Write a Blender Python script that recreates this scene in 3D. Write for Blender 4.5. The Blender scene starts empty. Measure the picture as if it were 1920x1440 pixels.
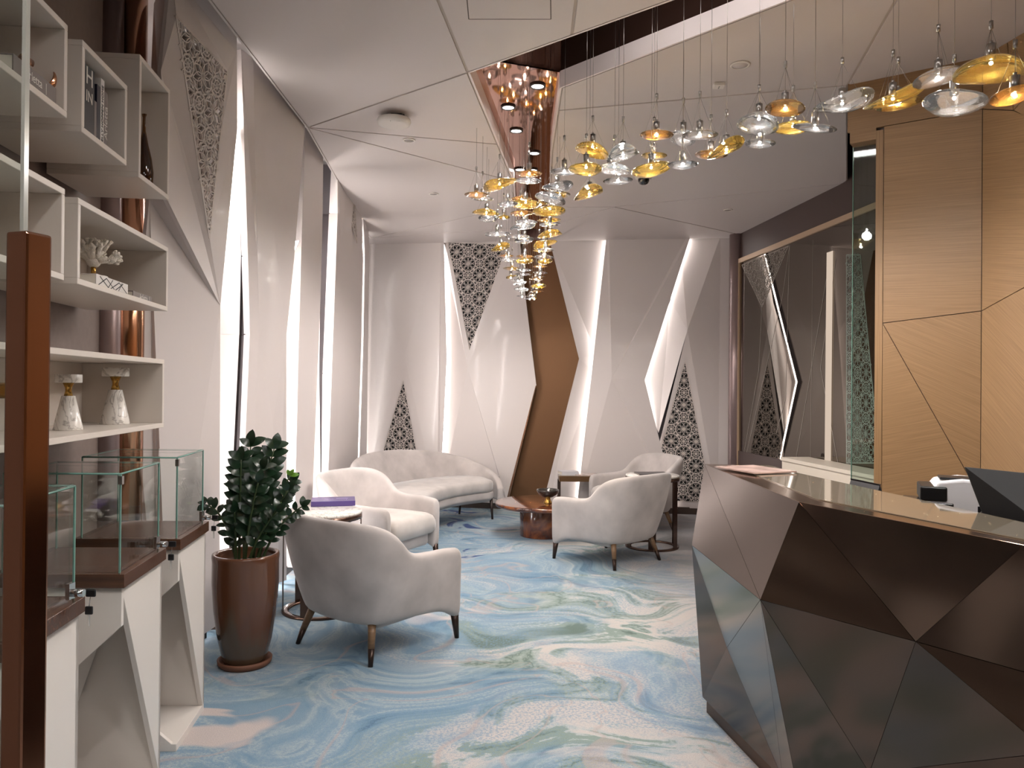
import bpy, bmesh, math, random
from mathutils import Vector, Matrix
random.seed(7)
D = bpy.data
C = bpy.context.scene.collection
SC = bpy.context.scene
PI = math.pi

# ------------------------------------------------------------------ camera
F_PX = 1450.0
CAM = Vector((0, 0, 1.5))
ROLL, PITCH = 0.0087, 7.0 / 1450.0
FWD = Vector((0, math.cos(PITCH), math.sin(PITCH)))
UP0 = Vector((0, -math.sin(PITCH), math.cos(PITCH)))
RT0 = Vector((1, 0, 0))
RT = RT0 * math.cos(ROLL) + UP0 * math.sin(ROLL)
UP = UP0 * math.cos(ROLL) - RT0 * math.sin(ROLL)
cam_data = D.cameras.new('camera')
cam_data.sensor_width = 36.0
cam_data.lens = F_PX / 1920.0 * 36.0
cam_data.clip_start = 0.05
cam = D.objects.new('camera', cam_data)
C.objects.link(cam)
m = Matrix.Identity(4)
for i in range(3):
    m[i][0] = RT[i]; m[i][1] = UP[i]; m[i][2] = -FWD[i]; m[i][3] = CAM[i]
cam.matrix_world = m
SC.camera = cam

# ------------------------------------------------------------------ world, exposure
w = D.worlds.new('world'); SC.world = w; w.use_nodes = True
bg = w.node_tree.nodes['Background']
bg.inputs[0].default_value = (1.0, 0.93, 0.88, 1); bg.inputs[1].default_value = 0.25
SC.view_settings.view_transform = 'Standard'
SC.view_settings.look = 'None'
SC.view_settings.gamma = 1.0
SC.view_settings.use_curve_mapping = False
SC.view_settings.exposure = 0.75
PENDANT_W = 10.5       # watts of each lit chandelier lamp
FILL_W = 84.0          # watts of each added, out-of-view fill downlight
STRIP = 9.0             # emission strength of the LED strips in the wall slots

# ------------------------------------------------------------------ measuring helpers
CEIL = 3.3
def ray(px, py):
    return (FWD + RT * ((px - 960) / F_PX) - UP * ((py - 720) / F_PX))
def onz(px, py, z):                      # point of the level plane z
    d = ray(px, py); return CAM + d * ((z - CAM.z) / d.z)
def aty(px, py, y):                      # point at distance y
    d = ray(px, py); return CAM + d * (y / d.y)
def atx(px, py, x):
    d = ray(px, py); return CAM + d * (x / d.x)
def onplane(px, py, p, n):
    d = ray(px, py); return CAM + d * ((Vector(p) - CAM).dot(n) / d.dot(n))
def lerp(a, b, t): return a + (b - a) * t

# ------------------------------------------------------------------ materials
MATS = {}
def srgb(r, g, b):
    f = lambda c: (c / 255 / 12.92) if c / 255 <= 0.04045 else ((c / 255 + 0.055) / 1.055) ** 2.4
    return (f(r), f(g), f(b), 1)
def mat(name, col, rough=0.5, metal=0.0, noise=0.0, nscale=8.0, bump=0.0, bscale=60.0, sheen=0.0, coat=0.0, emit=None, spec=0.5, trans=0.0):
    if name in MATS: return MATS[name]
    mt = D.materials.new(name); mt.use_nodes = True
    nt = mt.node_tree; b = nt.nodes['Principled BSDF']
    b.inputs['Base Color'].default_value = col
    b.inputs['Roughness'].default_value = rough
    b.inputs['Metallic'].default_value = metal
    b.inputs['Specular IOR Level'].default_value = spec
    if sheen: b.inputs['Sheen Weight'].default_value = sheen; b.inputs['Sheen Roughness'].default_value = 0.4
    if coat: b.inputs['Coat Weight'].default_value = coat; b.inputs['Coat Roughness'].default_value = 0.06
    if emit: b.inputs['Emission Color'].default_value = col; b.inputs['Emission Strength'].default_value = emit
    if noise or bump:
        tc = nt.nodes.new('ShaderNodeTexCoord')
    if noise:
        n = nt.nodes.new('ShaderNodeTexNoise'); n.inputs['Scale'].default_value = nscale; n.inputs['Detail'].default_value = 5
        r = nt.nodes.new('ShaderNodeValToRGB')
        r.color_ramp.elements[0].position = 0.3; r.color_ramp.elements[1].position = 0.7
        lo = [c * (1 - noise) for c in col[:3]] + [1]; hi = [min(1, c * (1 + noise)) for c in col[:3]] + [1]
        r.color_ramp.elements[0].color = lo; r.color_ramp.elements[1].color = hi
        nt.links.new(tc.outputs['Object'], n.inputs['Vector']); nt.links.new(n.outputs['Fac'], r.inputs[0])
        nt.links.new(r.outputs[0], b.inputs['Base Color'])
    if bump:
        n2 = nt.nodes.new('ShaderNodeTexNoise'); n2.inputs['Scale'].default_value = bscale; n2.inputs['Detail'].default_value = 4
        bp = nt.nodes.new('ShaderNodeBump'); bp.inputs['Strength'].default_value = bump; bp.inputs['Distance'].default_value = 0.01
        nt.links.new(tc.outputs['Object'], n2.inputs['Vector']); nt.links.new(n2.outputs['Fac'], bp.inputs['Height'])
        nt.links.new(bp.outputs[0], b.inputs['Normal'])
    MATS[name] = mt
    return mt

def emission(name, col, strength):
    if name in MATS: return MATS[name]
    mt = D.materials.new(name); mt.use_nodes = True; nt = mt.node_tree
    nt.nodes.remove(nt.nodes['Principled BSDF'])
    e = nt.nodes.new('ShaderNodeEmission'); e.inputs[0].default_value = col; e.inputs[1].default_value = strength
    nt.links.new(e.outputs[0], nt.nodes['Material Output'].inputs[0])
    MATS[name] = mt; return mt

def thin_glass(name, tint, rough=0.02, ior=1.45, base=0.02, gloss=(1, 1, 1, 1), edge=None, body=None, bodyf=.2, solid=False):
    """clear or coloured thin glass: light passes tinted, the surface reflects by Fresnel"""
    if name in MATS: return MATS[name]
    mt = D.materials.new(name); mt.use_nodes = True; nt = mt.node_tree
    nt.nodes.remove(nt.nodes['Principled BSDF'])
    tr = nt.nodes.new('ShaderNodeBsdfTransparent'); tr.inputs[0].default_value = tint
    gl = nt.nodes.new('ShaderNodeBsdfGlossy'); gl.inputs['Roughness'].default_value = rough; gl.inputs[0].default_value = gloss
    fr = nt.nodes.new('ShaderNodeFresnel'); fr.inputs[0].default_value = ior
    ge = nt.nodes.new('ShaderNodeNewGeometry')       # a thin pane reflects alike from both of its faces
    mi = nt.nodes.new('ShaderNodeMapRange'); mi.inputs['To Min'].default_value = ior; mi.inputs['To Max'].default_value = 1.0 / ior
    nt.links.new(ge.outputs['Backfacing'], mi.inputs['Value'])
    if not solid: nt.links.new(mi.outputs[0], fr.inputs[0])       # thick blown glass keeps its inner reflection
    ad = nt.nodes.new('ShaderNodeMath'); ad.operation = 'ADD'; ad.inputs[1].default_value = base; ad.use_clamp = True
    mx = nt.nodes.new('ShaderNodeMixShader')
    nt.links.new(fr.outputs[0], ad.inputs[0]); nt.links.new(ad.outputs[0], mx.inputs[0])
    nt.links.new(tr.outputs[0], mx.inputs[1]); nt.links.new(gl.outputs[0], mx.inputs[2])
    nt.links.new(mx.outputs[0], nt.nodes['Material Output'].inputs[0])
    if body:      # blown glass scatters a little of the lamp's light
        df = nt.nodes.new('ShaderNodeBsdfTranslucent'); df.inputs[0].default_value = body
        dd_ = nt.nodes.new('ShaderNodeBsdfDiffuse'); dd_.inputs[0].default_value = body
        m0 = nt.nodes.new('ShaderNodeMixShader'); nt.links.new(df.outputs[0], m0.inputs[1]); nt.links.new(dd_.outputs[0], m0.inputs[2])
        m2 = nt.nodes.new('ShaderNodeMixShader'); m2.inputs[0].default_value = bodyf
        nt.links.new(tr.outputs[0], m2.inputs[1]); nt.links.new(m0.outputs[0], m2.inputs[2]); nt.links.new(m2.outputs[0], mx.inputs[1])
    if edge:      # thick glass seen edge-on takes a deeper tint
        lw = nt.nodes.new('ShaderNodeLayerWeight'); lw.inputs[0].default_value = 0.35
        mc = nt.nodes.new('ShaderNodeMix'); mc.data_type = 'RGBA'
        mc.inputs['A'].default_value = tint; mc.inputs['B'].default_value = edge
        nt.links.new(lw.outputs['Facing'], mc.inputs['Factor']); nt.links.new(mc.outputs['Result'], tr.inputs[0])
    MATS[name] = mt; return mt

def wood(name, c1, c2, angle=0.0, axis='Y', rough=0.45, scale=1.0):
    """straight-grained veneer; grain runs along the rotated x axis of the object's own coordinates"""
    if name in MATS: return MATS[name]
    mt = D.materials.new(name); mt.use_nodes = True; nt = mt.node_tree; b = nt.nodes['Principled BSDF']
    tc = nt.nodes.new('ShaderNodeTexCoord'); mp = nt.nodes.new('ShaderNodeMapping')
    mp.vector_type = 'TEXTURE'
    mp.inputs['Rotation'].default_value = (0, angle, 0) if axis == 'Y' else ((0, 0, angle) if axis == 'Z' else (angle, 0, 0))
    mp2 = nt.nodes.new('ShaderNodeMapping'); mp2.inputs['Scale'].default_value = (1.5 * scale, 1.5 * scale, 90 * scale) if axis != 'Z' else (1.5 * scale, 40 * scale, 40 * scale)
    n = nt.nodes.new('ShaderNodeTexNoise'); n.inputs['Scale'].default_value = 1.6; n.inputs['Detail'].default_value = 6; n.inputs['Roughness'].default_value = 0.65
    r = nt.nodes.new('ShaderNodeValToRGB'); r.color_ramp.elements[0].position = 0.32; r.color_ramp.elements[1].position = 0.68
    r.color_ramp.elements[0].color = c1; r.color_ramp.elements[1].color = c2
    nt.links.new(tc.outputs['Object'], mp.inputs[0]); nt.links.new(mp.outputs[0], mp2.inputs[0]); nt.links.new(mp2.outputs[0], n.inputs['Vector'])
    nt.links.new(n.outputs['Fac'], r.inputs[0]); nt.links.new(r.outputs[0], b.inputs['Base Color'])
    bp = nt.nodes.new('ShaderNodeBump'); bp.inputs['Strength'].default_value = 0.15; bp.inputs['Distance'].default_value = 0.003
    nt.links.new(n.outputs['Fac'], bp.inputs['Height']); nt.links.new(bp.outputs[0], b.inputs['Normal'])
    b.inputs['Roughness'].default_value = rough
    MATS[name] = mt; return mt

# ------------------------------------------------------------------ objects
def thing(name, label, cat, loc=(0, 0, 0), rotz=0.0, group=None):
    o = D.objects.new(name, None); C.objects.link(o); o.empty_display_size = 0.1
    o.location = loc; o.rotation_euler = (0, 0, rotz)
    o['label'] = label; o['category'] = cat
    if group: o['group'] = group
    return o
def obj(name, bm, m, parent=None, smooth=False, world=False, bevel=0.0, subsurf=0, loc=None, seg=2):
    """bm -> one mesh object. world: its coordinates are world ones and the (unrotated) parent's position is taken off"""
    if isinstance(bm, bpy.types.Mesh): me = bm
    else:
        if world and parent is not None:
            off = Vector(parent.location)
            p = parent.parent
            while p is not None: off += Vector(p.location); p = p.parent
            bmesh.ops.translate(bm, verts=bm.verts, vec=-off)
        bmesh.ops.recalc_face_normals(bm, faces=bm.faces)
        me = D.meshes.new(name); bm.to_mesh(me); bm.free()
        if smooth:
            for f in me.polygons: f.use_smooth = True
    if m is not None and not me.materials: me.materials.append(m)
    o = D.objects.new(name, me); C.objects.link(o)
    if parent is not None: o.parent = parent
    if loc is not None: o.location = loc
    if bevel:
        b = o.modifiers.new('bevel', 'BEVEL'); b.width = bevel; b.segments = seg; b.limit_method = 'ANGLE'; b.angle_limit = math.radians(40)
    if subsurf:
        s = o.modifiers.new('subsurf', 'SUBSURF'); s.levels = subsurf; s.render_levels = subsurf
    return o
def tag(o, label, cat, group=None):
    o['label'] = label; o['category'] = cat
    if group: o['group'] = group
    return o
def struct(name, bm, m, **k):
    o = obj(name, bm, m, **k); o['kind'] = 'structure'; return o

def B(): return bmesh.new()
def quad(bm, *ps):
    return bm.faces.new([bm.verts.new(p) for p in ps])
def box(bm, c, s, rot=None):
    """box of size s centred at c"""
    g = bmesh.ops.create_cube(bm, size=1.0)
    M = Matrix.Diagonal((s[0], s[1], s[2], 1))
    if rot is not None: M = rot.to_4x4() @ M
    bmesh.ops.transform(bm, matrix=Matrix.Translation(c) @ M, verts=g['verts'])
    return bm
def bx(x0, x1, y0, y1, z0, z1):
    return box(B(), ((x0 + x1) / 2, (y0 + y1) / 2, (z0 + z1) / 2), (abs(x1 - x0), abs(y1 - y0), abs(z1 - z0)))
def cyl(bm, a, b, r0, r1=None, n=16, cap=True):
    a = Vector(a); b = Vector(b); r1 = r0 if r1 is None else r1
    d = (b - a).normalized(); u = d.orthogonal().normalized(); v = d.cross(u)
    A = [bm.verts.new(a + (u * math.cos(t) + v * math.sin(t)) * r0) for t in [2 * PI * i / n for i in range(n)]]
    Bv = [bm.verts.new(b + (u * math.cos(t) + v * math.sin(t)) * r1) for t in [2 * PI * i / n for i in range(n)]]
    for i in range(n):
        f = bm.faces.new((A[i], A[(i + 1) % n], Bv[(i + 1) % n], Bv[i])); f.smooth = True
    if cap: bm.faces.new(A[::-1]); bm.faces.new(Bv)
    return bm
def lathe(bm, prof, n=32, c=(0, 0, 0)):
    """revolve [(r, z), ...] about the vertical through c"""
    c = Vector(c); rings = []
    for r, z in prof:
        if r < 1e-6: rings.append([bm.verts.new(c + Vector((0, 0, z)))])
        else: rings.append([bm.verts.new(c + Vector((r * math.cos(2 * PI * i / n), r * math.sin(2 * PI * i / n), z))) for i in range(n)])
    for a, b in zip(rings, rings[1:]):
        for i in range(n):
            j = (i + 1) % n
            if len(a) == 1 and len(b) == 1: continue
            if len(a) == 1: f = bm.faces.new((a[0], b[i], b[j]))
            elif len(b) == 1: f = bm.faces.new((a[i], a[j], b[0]))
            else: f = bm.faces.new((a[i], a[j], b[j], b[i]))
            f.smooth = True
    return bm
def loft(bm, secs, caps=True, ring=False):
    """skin closed sections of equal length"""
    R = [[bm.verts.new(p) for p in s] for s in secs]; n = len(R[0])
    pairs = list(zip(R, R[1:])) + ([(R[-1], R[0])] if ring else [])
    for a, b in pairs:
        for i in range(n):
            f = bm.faces.new((a[i], a[(i + 1) % n], b[(i + 1) % n], b[i])); f.smooth = True
    if caps and not ring:
        for s in (R[0][::-1], R[-1]):
            f = bm.faces.new(s); f.smooth = True
    return bm
def prism(bm, pts, back, ):
    """solid plate: polygon pts (front), pushed along the vector back"""
    back = Vector(back); pts = [Vector(p) for p in pts]; n = len(pts)
    Fv = [bm.verts.new(p) for p in pts]; Bk = [bm.verts.new(p + back) for p in pts]
    bm.faces.new(Fv); bm.faces.new(Bk[::-1])
    for i in range(n):
        j = (i + 1) % n
        bm.faces.new((Fv[i], Bk[i], Bk[j], Fv[j]))
    return bm
def shrink(pts, d):
    """inset a polygon (in its own plane) by d"""
    pts = [Vector(p) for p in pts]; n = len(pts)
    nrm = Vector((0, 0, 0))
    for i in range(n): nrm += (pts[i] - pts[0]).cross(pts[(i + 1) % n] - pts[0])
    nrm.normalize(); out = []
    for i in range(n):
        a, b, c = pts[i - 1], pts[i], pts[(i + 1) % n]
        e1 = (b - a).normalized(); e2 = (c - b).normalized()
        n1 = nrm.cross(e1); n2 = nrm.cross(e2)
        k = n1 + n2
        if k.length < 1e-4: out.append(b + n1 * d); continue
        k.normalize(); s = max(0.35, k.dot(n1)); out.append(b + k * (d / s))
    return out
def tube(bm, pts, r, n=8, r1=None):
    pts = [Vector(p) for p in pts]; secs = []
    for i, p in enumerate(pts):
        t = (pts[min(i + 1, len(pts) - 1)] - pts[max(i - 1, 0)]).normalized()
        u = t.cross(Vector((0.13, 0.31, 0.94))).normalized(); v = t.cross(u)
        rr = r if r1 is None else lerp(r, r1, i / (len(pts) - 1))
        secs.append([p + (u * math.cos(2 * PI * k / n) + v * math.sin(2 * PI * k / n)) * rr for k in range(n)])
    return loft(bm, secs)
def rbox(x0, x1, y0, y1, z0, z1): return bx(x0, x1, y0, y1, z0, z1)
def text_mesh(s, size, font_w=0.0):
    cu = D.curves.new('lettering', 'FONT'); cu.body = s; cu.size = size; cu.align_x = 'CENTER'; cu.align_y = 'CENTER'
    cu.extrude = 0.0004; cu.offset = font_w
    o = D.objects.new('lettering', cu); C.objects.link(o)
    dg = bpy.context.evaluated_depsgraph_get()
    me = D.meshes.new_from_object(o.evaluated_get(dg))
    D.objects.remove(o); D.curves.remove(cu)
    return me
def lettering(s, size, at, right, up, m, parent, name='lettering', wt=0.0):
    me = text_mesh(s, size, wt); right = Vector(right).normalized(); up = Vector(up).normalized(); nn = right.cross(up)
    o = obj(name, me, m, parent); off = Vector(at) - (Vector(parent.location))
    M = Matrix.Identity(4)
    for i in range(3): M[i][0] = right[i]; M[i][1] = up[i]; M[i][2] = nn[i]; M[i][3] = off[i]
    o.matrix_local = M
    return o
def copy_tree(o, parent=None):
    c = o.copy(); C.objects.link(c)
    if parent is not None: c.parent = parent
    for ch in o.children: copy_tree(ch, c)
    return c
# ================================================================== STRUCTURE
SC.cycles.use_denoising = True
SC.cycles.transparent_max_bounces = 40
SC.cycles.max_bounces = 6
SC.cycles.diffuse_bounces = 3
SC.cycles.glossy_bounces = 4
SC.cycles.use_light_tree = False
SC.cycles.adaptive_threshold = 0.04
SC.cycles.sample_clamp_indirect = 4.0

M_PANEL = mat('panel_lacquer', srgb(210, 200, 196), rough=0.34, coat=0.1)
M_CEIL = mat('ceiling_paint', srgb(204, 194, 190), rough=0.5)
M_GROOVE = mat('groove', srgb(186, 173, 164), rough=0.7)
M_SHELF = mat('shelf_lacquer', srgb(214, 203, 192), rough=0.35)
M_TAUPE = mat('taupe_wallcover', srgb(128, 112, 105), rough=0.6, noise=0.06, nscale=30)
M_BROWN = mat('brown_bulkhead', srgb(74, 58, 54), rough=0.4)
M_MAUVE = mat('mauve_metal', srgb(150, 130, 128), rough=0.3, metal=0.5)
M_BRONZE = mat('bronze_panel', srgb(112, 80, 54), rough=0.42, metal=0.7)
M_ROSE = mat('rose_mirror', srgb(196, 150, 132), rough=0.04, metal=1.0)
M_COPPER = mat('polished_copper', srgb(204, 152, 120), rough=0.16, metal=1.0)
M_BLACK = mat('black_backing', srgb(14, 12, 12), rough=0.6)
M_DARK = mat('dark_slot', srgb(58, 50, 52), rough=0.6)
M_BASE = mat('dark_baseboard', srgb(70, 56, 48), rough=0.35)
M_LAT = mat('lattice_paint', srgb(216, 205, 198), rough=0.35)
M_LED = emission('led_strip', (1.0, 0.95, 0.92, 1), STRIP)
M_LED2 = emission('led_strip_bright', (1.0, 0.95, 0.92, 1), STRIP * 2.6)
M_LED3 = emission('led_strip_far', (1.0, 0.95, 0.92, 1), STRIP * 6)
M_LEDW = emission('led_strip_warm', (1.0, 0.84, 0.70, 1), STRIP * 0.5)

# ---- carpet
def carpet():
    mt = D.materials.new('swirl_carpet'); mt.use_nodes = True; nt = mt.node_tree; b = nt.nodes['Principled BSDF']
    L = nt.links.new; N = nt.nodes.new
    tc = N('ShaderNodeTexCoord')
    def noise(scale, detail=4, dist=0.0, rough=0.5, vec=None, w=0.0):
        n = N('ShaderNodeTexNoise'); n.noise_dimensions = '2D'
        n.inputs['Scale'].default_value = scale; n.inputs['Detail'].default_value = detail
        n.inputs['Distortion'].default_value = dist; n.inputs['Roughness'].default_value = rough
        o_ = N('ShaderNodeVectorMath'); o_.operation = 'ADD'; o_.inputs[1].default_value = (w * 17.3, w * 9.1, 0)
        L(vec or tc.outputs['Object'], o_.inputs[0]); L(o_.outputs[0], n.inputs['Vector']); return n
    def ramp(src, stops):
        r = N('ShaderNodeValToRGB'); e = r.color_ramp.elements
        e[0].position, e[0].color = stops[0]; e[1].position, e[1].color = stops[-1]
        for p, c in stops[1:-1]:
            x = e.new(p); x.color = c
        L(src, r.inputs[0]); return r
    def mix(f, a, b_):
        x = N('ShaderNodeMix'); x.data_type = 'RGBA'
        L(f, x.inputs['Factor'])
        for k, v in (('A', a), ('B', b_)):
            if isinstance(v, tuple): x.inputs[k].default_value = v
            else: L(v, x.inputs[k])
        return x.outputs['Result']
    bw = lambda lo, hi: [(lo, (0, 0, 0, 1)), (hi, (1, 1, 1, 1))]
    # flowing coordinates: stretched along x, bent by a broad noise
    warp = noise(0.55, 2, 0, vec=None, w=3.1)
    sc_ = N('ShaderNodeVectorMath'); sc_.operation = 'SCALE'; sc_.inputs['Scale'].default_value = 1.9
    L(warp.outputs['Color'], sc_.inputs[0])
    add = N('ShaderNodeVectorMath'); add.operation = 'ADD'
    L(tc.outputs['Object'], add.inputs[0]); L(sc_.outputs[0], add.inputs[1])
    mp = N('ShaderNodeMapping'); mp.inputs['Scale'].default_value = (0.66, 0.95, 1); mp.inputs['Rotation'].default_value = (0, 0, 0.35)
    L(add.outputs[0], mp.inputs[0]); flow = mp.outputs[0]
    cream = srgb(192, 185, 179); pale = srgb(172, 178, 178); blue = srgb(116, 146, 166); mid = srgb(80, 114, 140)
    deep = srgb(36, 66, 120); green = srgb(132, 148, 140); dgreen = srgb(98, 116, 108); pink = srgb(178, 158, 150); grey = srgb(140, 132, 132)
    n1 = noise(1.5, 5, 0.8, 0.6, flow, 0.7)
    fine = noise(38, 3, 0, 0.6, None, 51.0); fine2 = noise(9, 3, 0.6, 0.6, flow, 53.0)
    def rough_edge(src, a=.07, b_=.09):
        x = N('ShaderNodeMath'); x.operation = 'MULTIPLY_ADD'; x.inputs[1].default_value = a; L(fine.outputs['Fac'], x.inputs[0]); L(src, x.inputs[2])
        y = N('ShaderNodeMath'); y.operation = 'MULTIPLY_ADD'; y.inputs[1].default_value = b_; L(fine2.outputs['Fac'], y.inputs[0]); L(x.outputs[0], y.inputs[2])
        z = N('ShaderNodeMath'); z.operation = 'SUBTRACT'; z.inputs[1].default_value = (a + b_) / 2; L(y.outputs[0], z.inputs[0]); return z.outputs[0]
    base = ramp(rough_edge(n1.outputs['Fac']), [(0.30, dgreen), (0.345, green), (0.40, green), (0.42, pale), (0.46, cream), (0.53, cream), (0.545, pale), (0.59, green), (0.605, dgreen), (0.62, green), (0.72, pale)]).outputs[0]
    # blue floods the left and the far centre
    sep = N('ShaderNodeSeparateXYZ'); L(tc.outputs['Object'], sep.inputs[0])
    mr = N('ShaderNodeMapRange'); mr.inputs['From Min'].default_value = 0.9; mr.inputs['From Max'].default_value = -1.3
    mr.inputs['To Min'].default_value = -0.16; mr.inputs['To Max'].default_value = 0.16
    L(sep.outputs['X'], mr.inputs['Value'])
    mry = N('ShaderNodeMapRange'); mry.inputs['From Min'].default_value = 3.0; mry.inputs['From Max'].default_value = 7.5
    mry.inputs['To Min'].default_value = -0.02; mry.inputs['To Max'].default_value = 0.12
    L(sep.outputs['Y'], mry.inputs['Value'])
    n2 = noise(1.1, 5, 0.9, 0.6, flow, 5.2)
    a1 = N('ShaderNodeMath'); L(n2.outputs['Fac'], a1.inputs[0]); L(mr.outputs[0], a1.inputs[1])
    a2 = N('ShaderNodeMath'); L(a1.outputs[0], a2.inputs[0]); L(mry.outputs[0], a2.inputs[1])
    fb = ramp(a2.outputs[0], [(0.44, (0, 0, 0, 1)), (0.52, (.7, .7, .7, 1)), (0.66, (1, 1, 1, 1))]).outputs[0]
    nb = noise(2.3, 5, 0.8, 0.62, flow, 8.0)
    bl = ramp(rough_edge(nb.outputs['Fac'], .05, .08), [(0.28, mid), (0.38, blue), (0.46, srgb(136, 158, 172)), (0.50, srgb(158, 172, 178)), (0.54, srgb(128, 152, 168)), (0.61, blue), (0.68, mid), (0.76, srgb(98, 128, 136))]).outputs[0]
    col = mix(fb, base, bl)
    # speckled blue fleck inside the pale parts
    nf = noise(70, 2, 0, 0.6, None, 1.0); nz = noise(1.1, 3, 0.5, 0.5, flow, 12.0)
    m1 = N('ShaderNodeMath'); m1.operation = 'MULTIPLY'
    L(ramp(nf.outputs['Fac'], bw(0.45, 0.60)).outputs[0], m1.inputs[0]); L(ramp(nz.outputs['Fac'], bw(0.38, 0.54)).outputs[0], m1.inputs[1])
    m1b = N('ShaderNodeMath'); m1b.operation = 'MULTIPLY'; m1b.inputs[1].default_value = 0.55; L(m1.outputs[0], m1b.inputs[0])
    col = mix(m1b.outputs[0], col, srgb(112, 142, 168))
    # pink and cream veins
    nv = noise(1.0, 3, 1.4, 0.5, flow, 21.0)
    v = ramp(nv.outputs['Fac'], [(0.485, (0, 0, 0, 1)), (0.497, (1, 1, 1, 1)), (0.503, (1, 1, 1, 1)), (0.515, (0, 0, 0, 1))]).outputs[0]
    m2 = N('ShaderNodeMath'); m2.operation = 'MULTIPLY'; m2.inputs[1].default_value = 0.5; L(v, m2.inputs[0])
    col = mix(m2.outputs[0], col, pink)
    npk = noise(0.9, 4, 0.7, 0.55, flow, 37.0)
    col = mix(ramp(npk.outputs['Fac'], bw(0.70, 0.73)).outputs[0], col, srgb(196, 184, 179))
    # deep blue spots at the far end
    nd = noise(2.0, 3, 0.6, 0.5, flow, 41.0)
    ds = ramp(nd.outputs['Fac'], bw(0.645, 0.675)).outputs[0]
    mrd = N('ShaderNodeMapRange'); mrd.inputs['From Min'].default_value = 6.2; mrd.inputs['From Max'].default_value = 6.9
    L(sep.outputs['Y'], mrd.inputs['Value'])
    mrx = N('ShaderNodeMapRange'); mrx.inputs['From Min'].default_value = 0.15; mrx.inputs['From Max'].default_value = 0.0
    L(sep.outputs['X'], mrx.inputs['Value'])
    mdx = N('ShaderNodeMath'); mdx.operation = 'MULTIPLY'; L(ds, mdx.inputs[0]); L(mrx.outputs[0], mdx.inputs[1]); ds = mdx.outputs[0]
    m3 = N('ShaderNodeMath'); m3.operation = 'MULTIPLY'; L(ds, m3.inputs[0]); L(mrd.outputs[0], m3.inputs[1])
    col = mix(m3.outputs[0], col, deep)
    # greyer towards the far right
    mrg = N('ShaderNodeMapRange'); mrg.inputs['From Min'].default_value = 0.8; mrg.inputs['From Max'].default_value = 1.7
    mrg.inputs['To Max'].default_value = 0.8
    L(sep.outputs['X'], mrg.inputs['Value']); col = mix(mrg.outputs[0], col, grey)
    # pile
    npl = noise(260, 2, 0, 0.6, None, 2.0)
    pl = ramp(npl.outputs['Fac'], [(0.3, (.78, .78, .78, 1)), (0.7, (1.08, 1.08, 1.08, 1))]).outputs[0]
    mm = N('ShaderNodeMix'); mm.data_type = 'RGBA'; mm.blend_type = 'MULTIPLY'; mm.inputs['Factor'].default_value = 1
    L(col, mm.inputs['A']); L(pl, mm.inputs['B'])
    L(mm.outputs['Result'], b.inputs['Base Color'])
    bp = N('ShaderNodeBump'); bp.inputs['Strength'].default_value = 0.5; bp.inputs['Distance'].default_value = 0.004
    L(npl.outputs['Fac'], bp.inputs['Height']); L(bp.outputs[0], b.inputs['Normal'])
    b.inputs['Roughness'].default_value = 0.95; b.inputs['Specular IOR Level'].default_value = 0.1
    b.inputs['Sheen Weight'].default_value = 0.15
    return mt
struct('floor', bx(-2.4, 3.6, -4.0, 10.4, -0.1, 0.0), carpet())

# ---- back wall -----------------------------------------------------
BW0 = onz(690, 458, CEIL); BW1 = onz(1358, 447, CEIL)
BDIR = Vector((BW1.x - BW0.x, BW1.y - BW0.y, 0)).normalized()
BN = Vector((BDIR.y, -BDIR.x, 0))          # faces the room
if BN.y > 0: BN = -BN
def bw(px, py, out=0.0):
    """point of the back wall seen at that pixel of the measured elevation, moved out of the wall plane into the room along its normal"""
    return onplane(px, py, BW0, BN) + BN * out
def bfloor(px, out=0.0):
    """the same column of the wall at floor level"""
    p = onplane(px, 955, BW0, BN); return Vector((p.x, p.y, 0.075)) + BN * out
def bceil(px, out=0.0):
    p = onplane(px, 452, BW0, BN); return Vector((p.x, p.y, CEIL + 0.03)) + BN * out
L_END = BW0 - BDIR * 0.9; R_END = BW1 + BDIR * 0.6
bm = prism(B(), [Vector((L_END.x, L_END.y, -.05)) - BN * .30, Vector((R_END.x, R_END.y, -.05)) - BN * .30,
                 Vector((R_END.x, R_END.y, 4.0)) - BN * .30, Vector((L_END.x, L_END.y, 4.0)) - BN * .30], -BN * 0.1)
wall_back = struct('wall_back', bm, M_DARK)
def bpanel(pts, name='wall_panel', m=M_PANEL, t=0.018):
    return obj(name, fan(pts, -BN * t), m, wall_back)
def fan(pts, back):
    """solid facet from a polygon that need not be exactly flat; a hair oversize so that neighbours close up"""
    bm = B(); pts = [Vector(p) for p in pts]; back = Vector(back); n = len(pts); cen = sum(pts, Vector()) / n
    Fv = [bm.verts.new(p + (p - cen).normalized() * .0012) for p in pts]
    Bk = [bm.verts.new(p + back + (cen - p).normalized() * .004) for p in pts]
    for i in range(1, n - 1):
        bm.faces.new((Fv[0], Fv[i], Fv[i + 1])); bm.faces.new((Bk[0], Bk[i + 1], Bk[i]))
    for i in range(n):
        j = (i + 1) % n; bm.faces.new((Fv[i], Bk[i], Bk[j], Fv[j]))
    return bm

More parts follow.
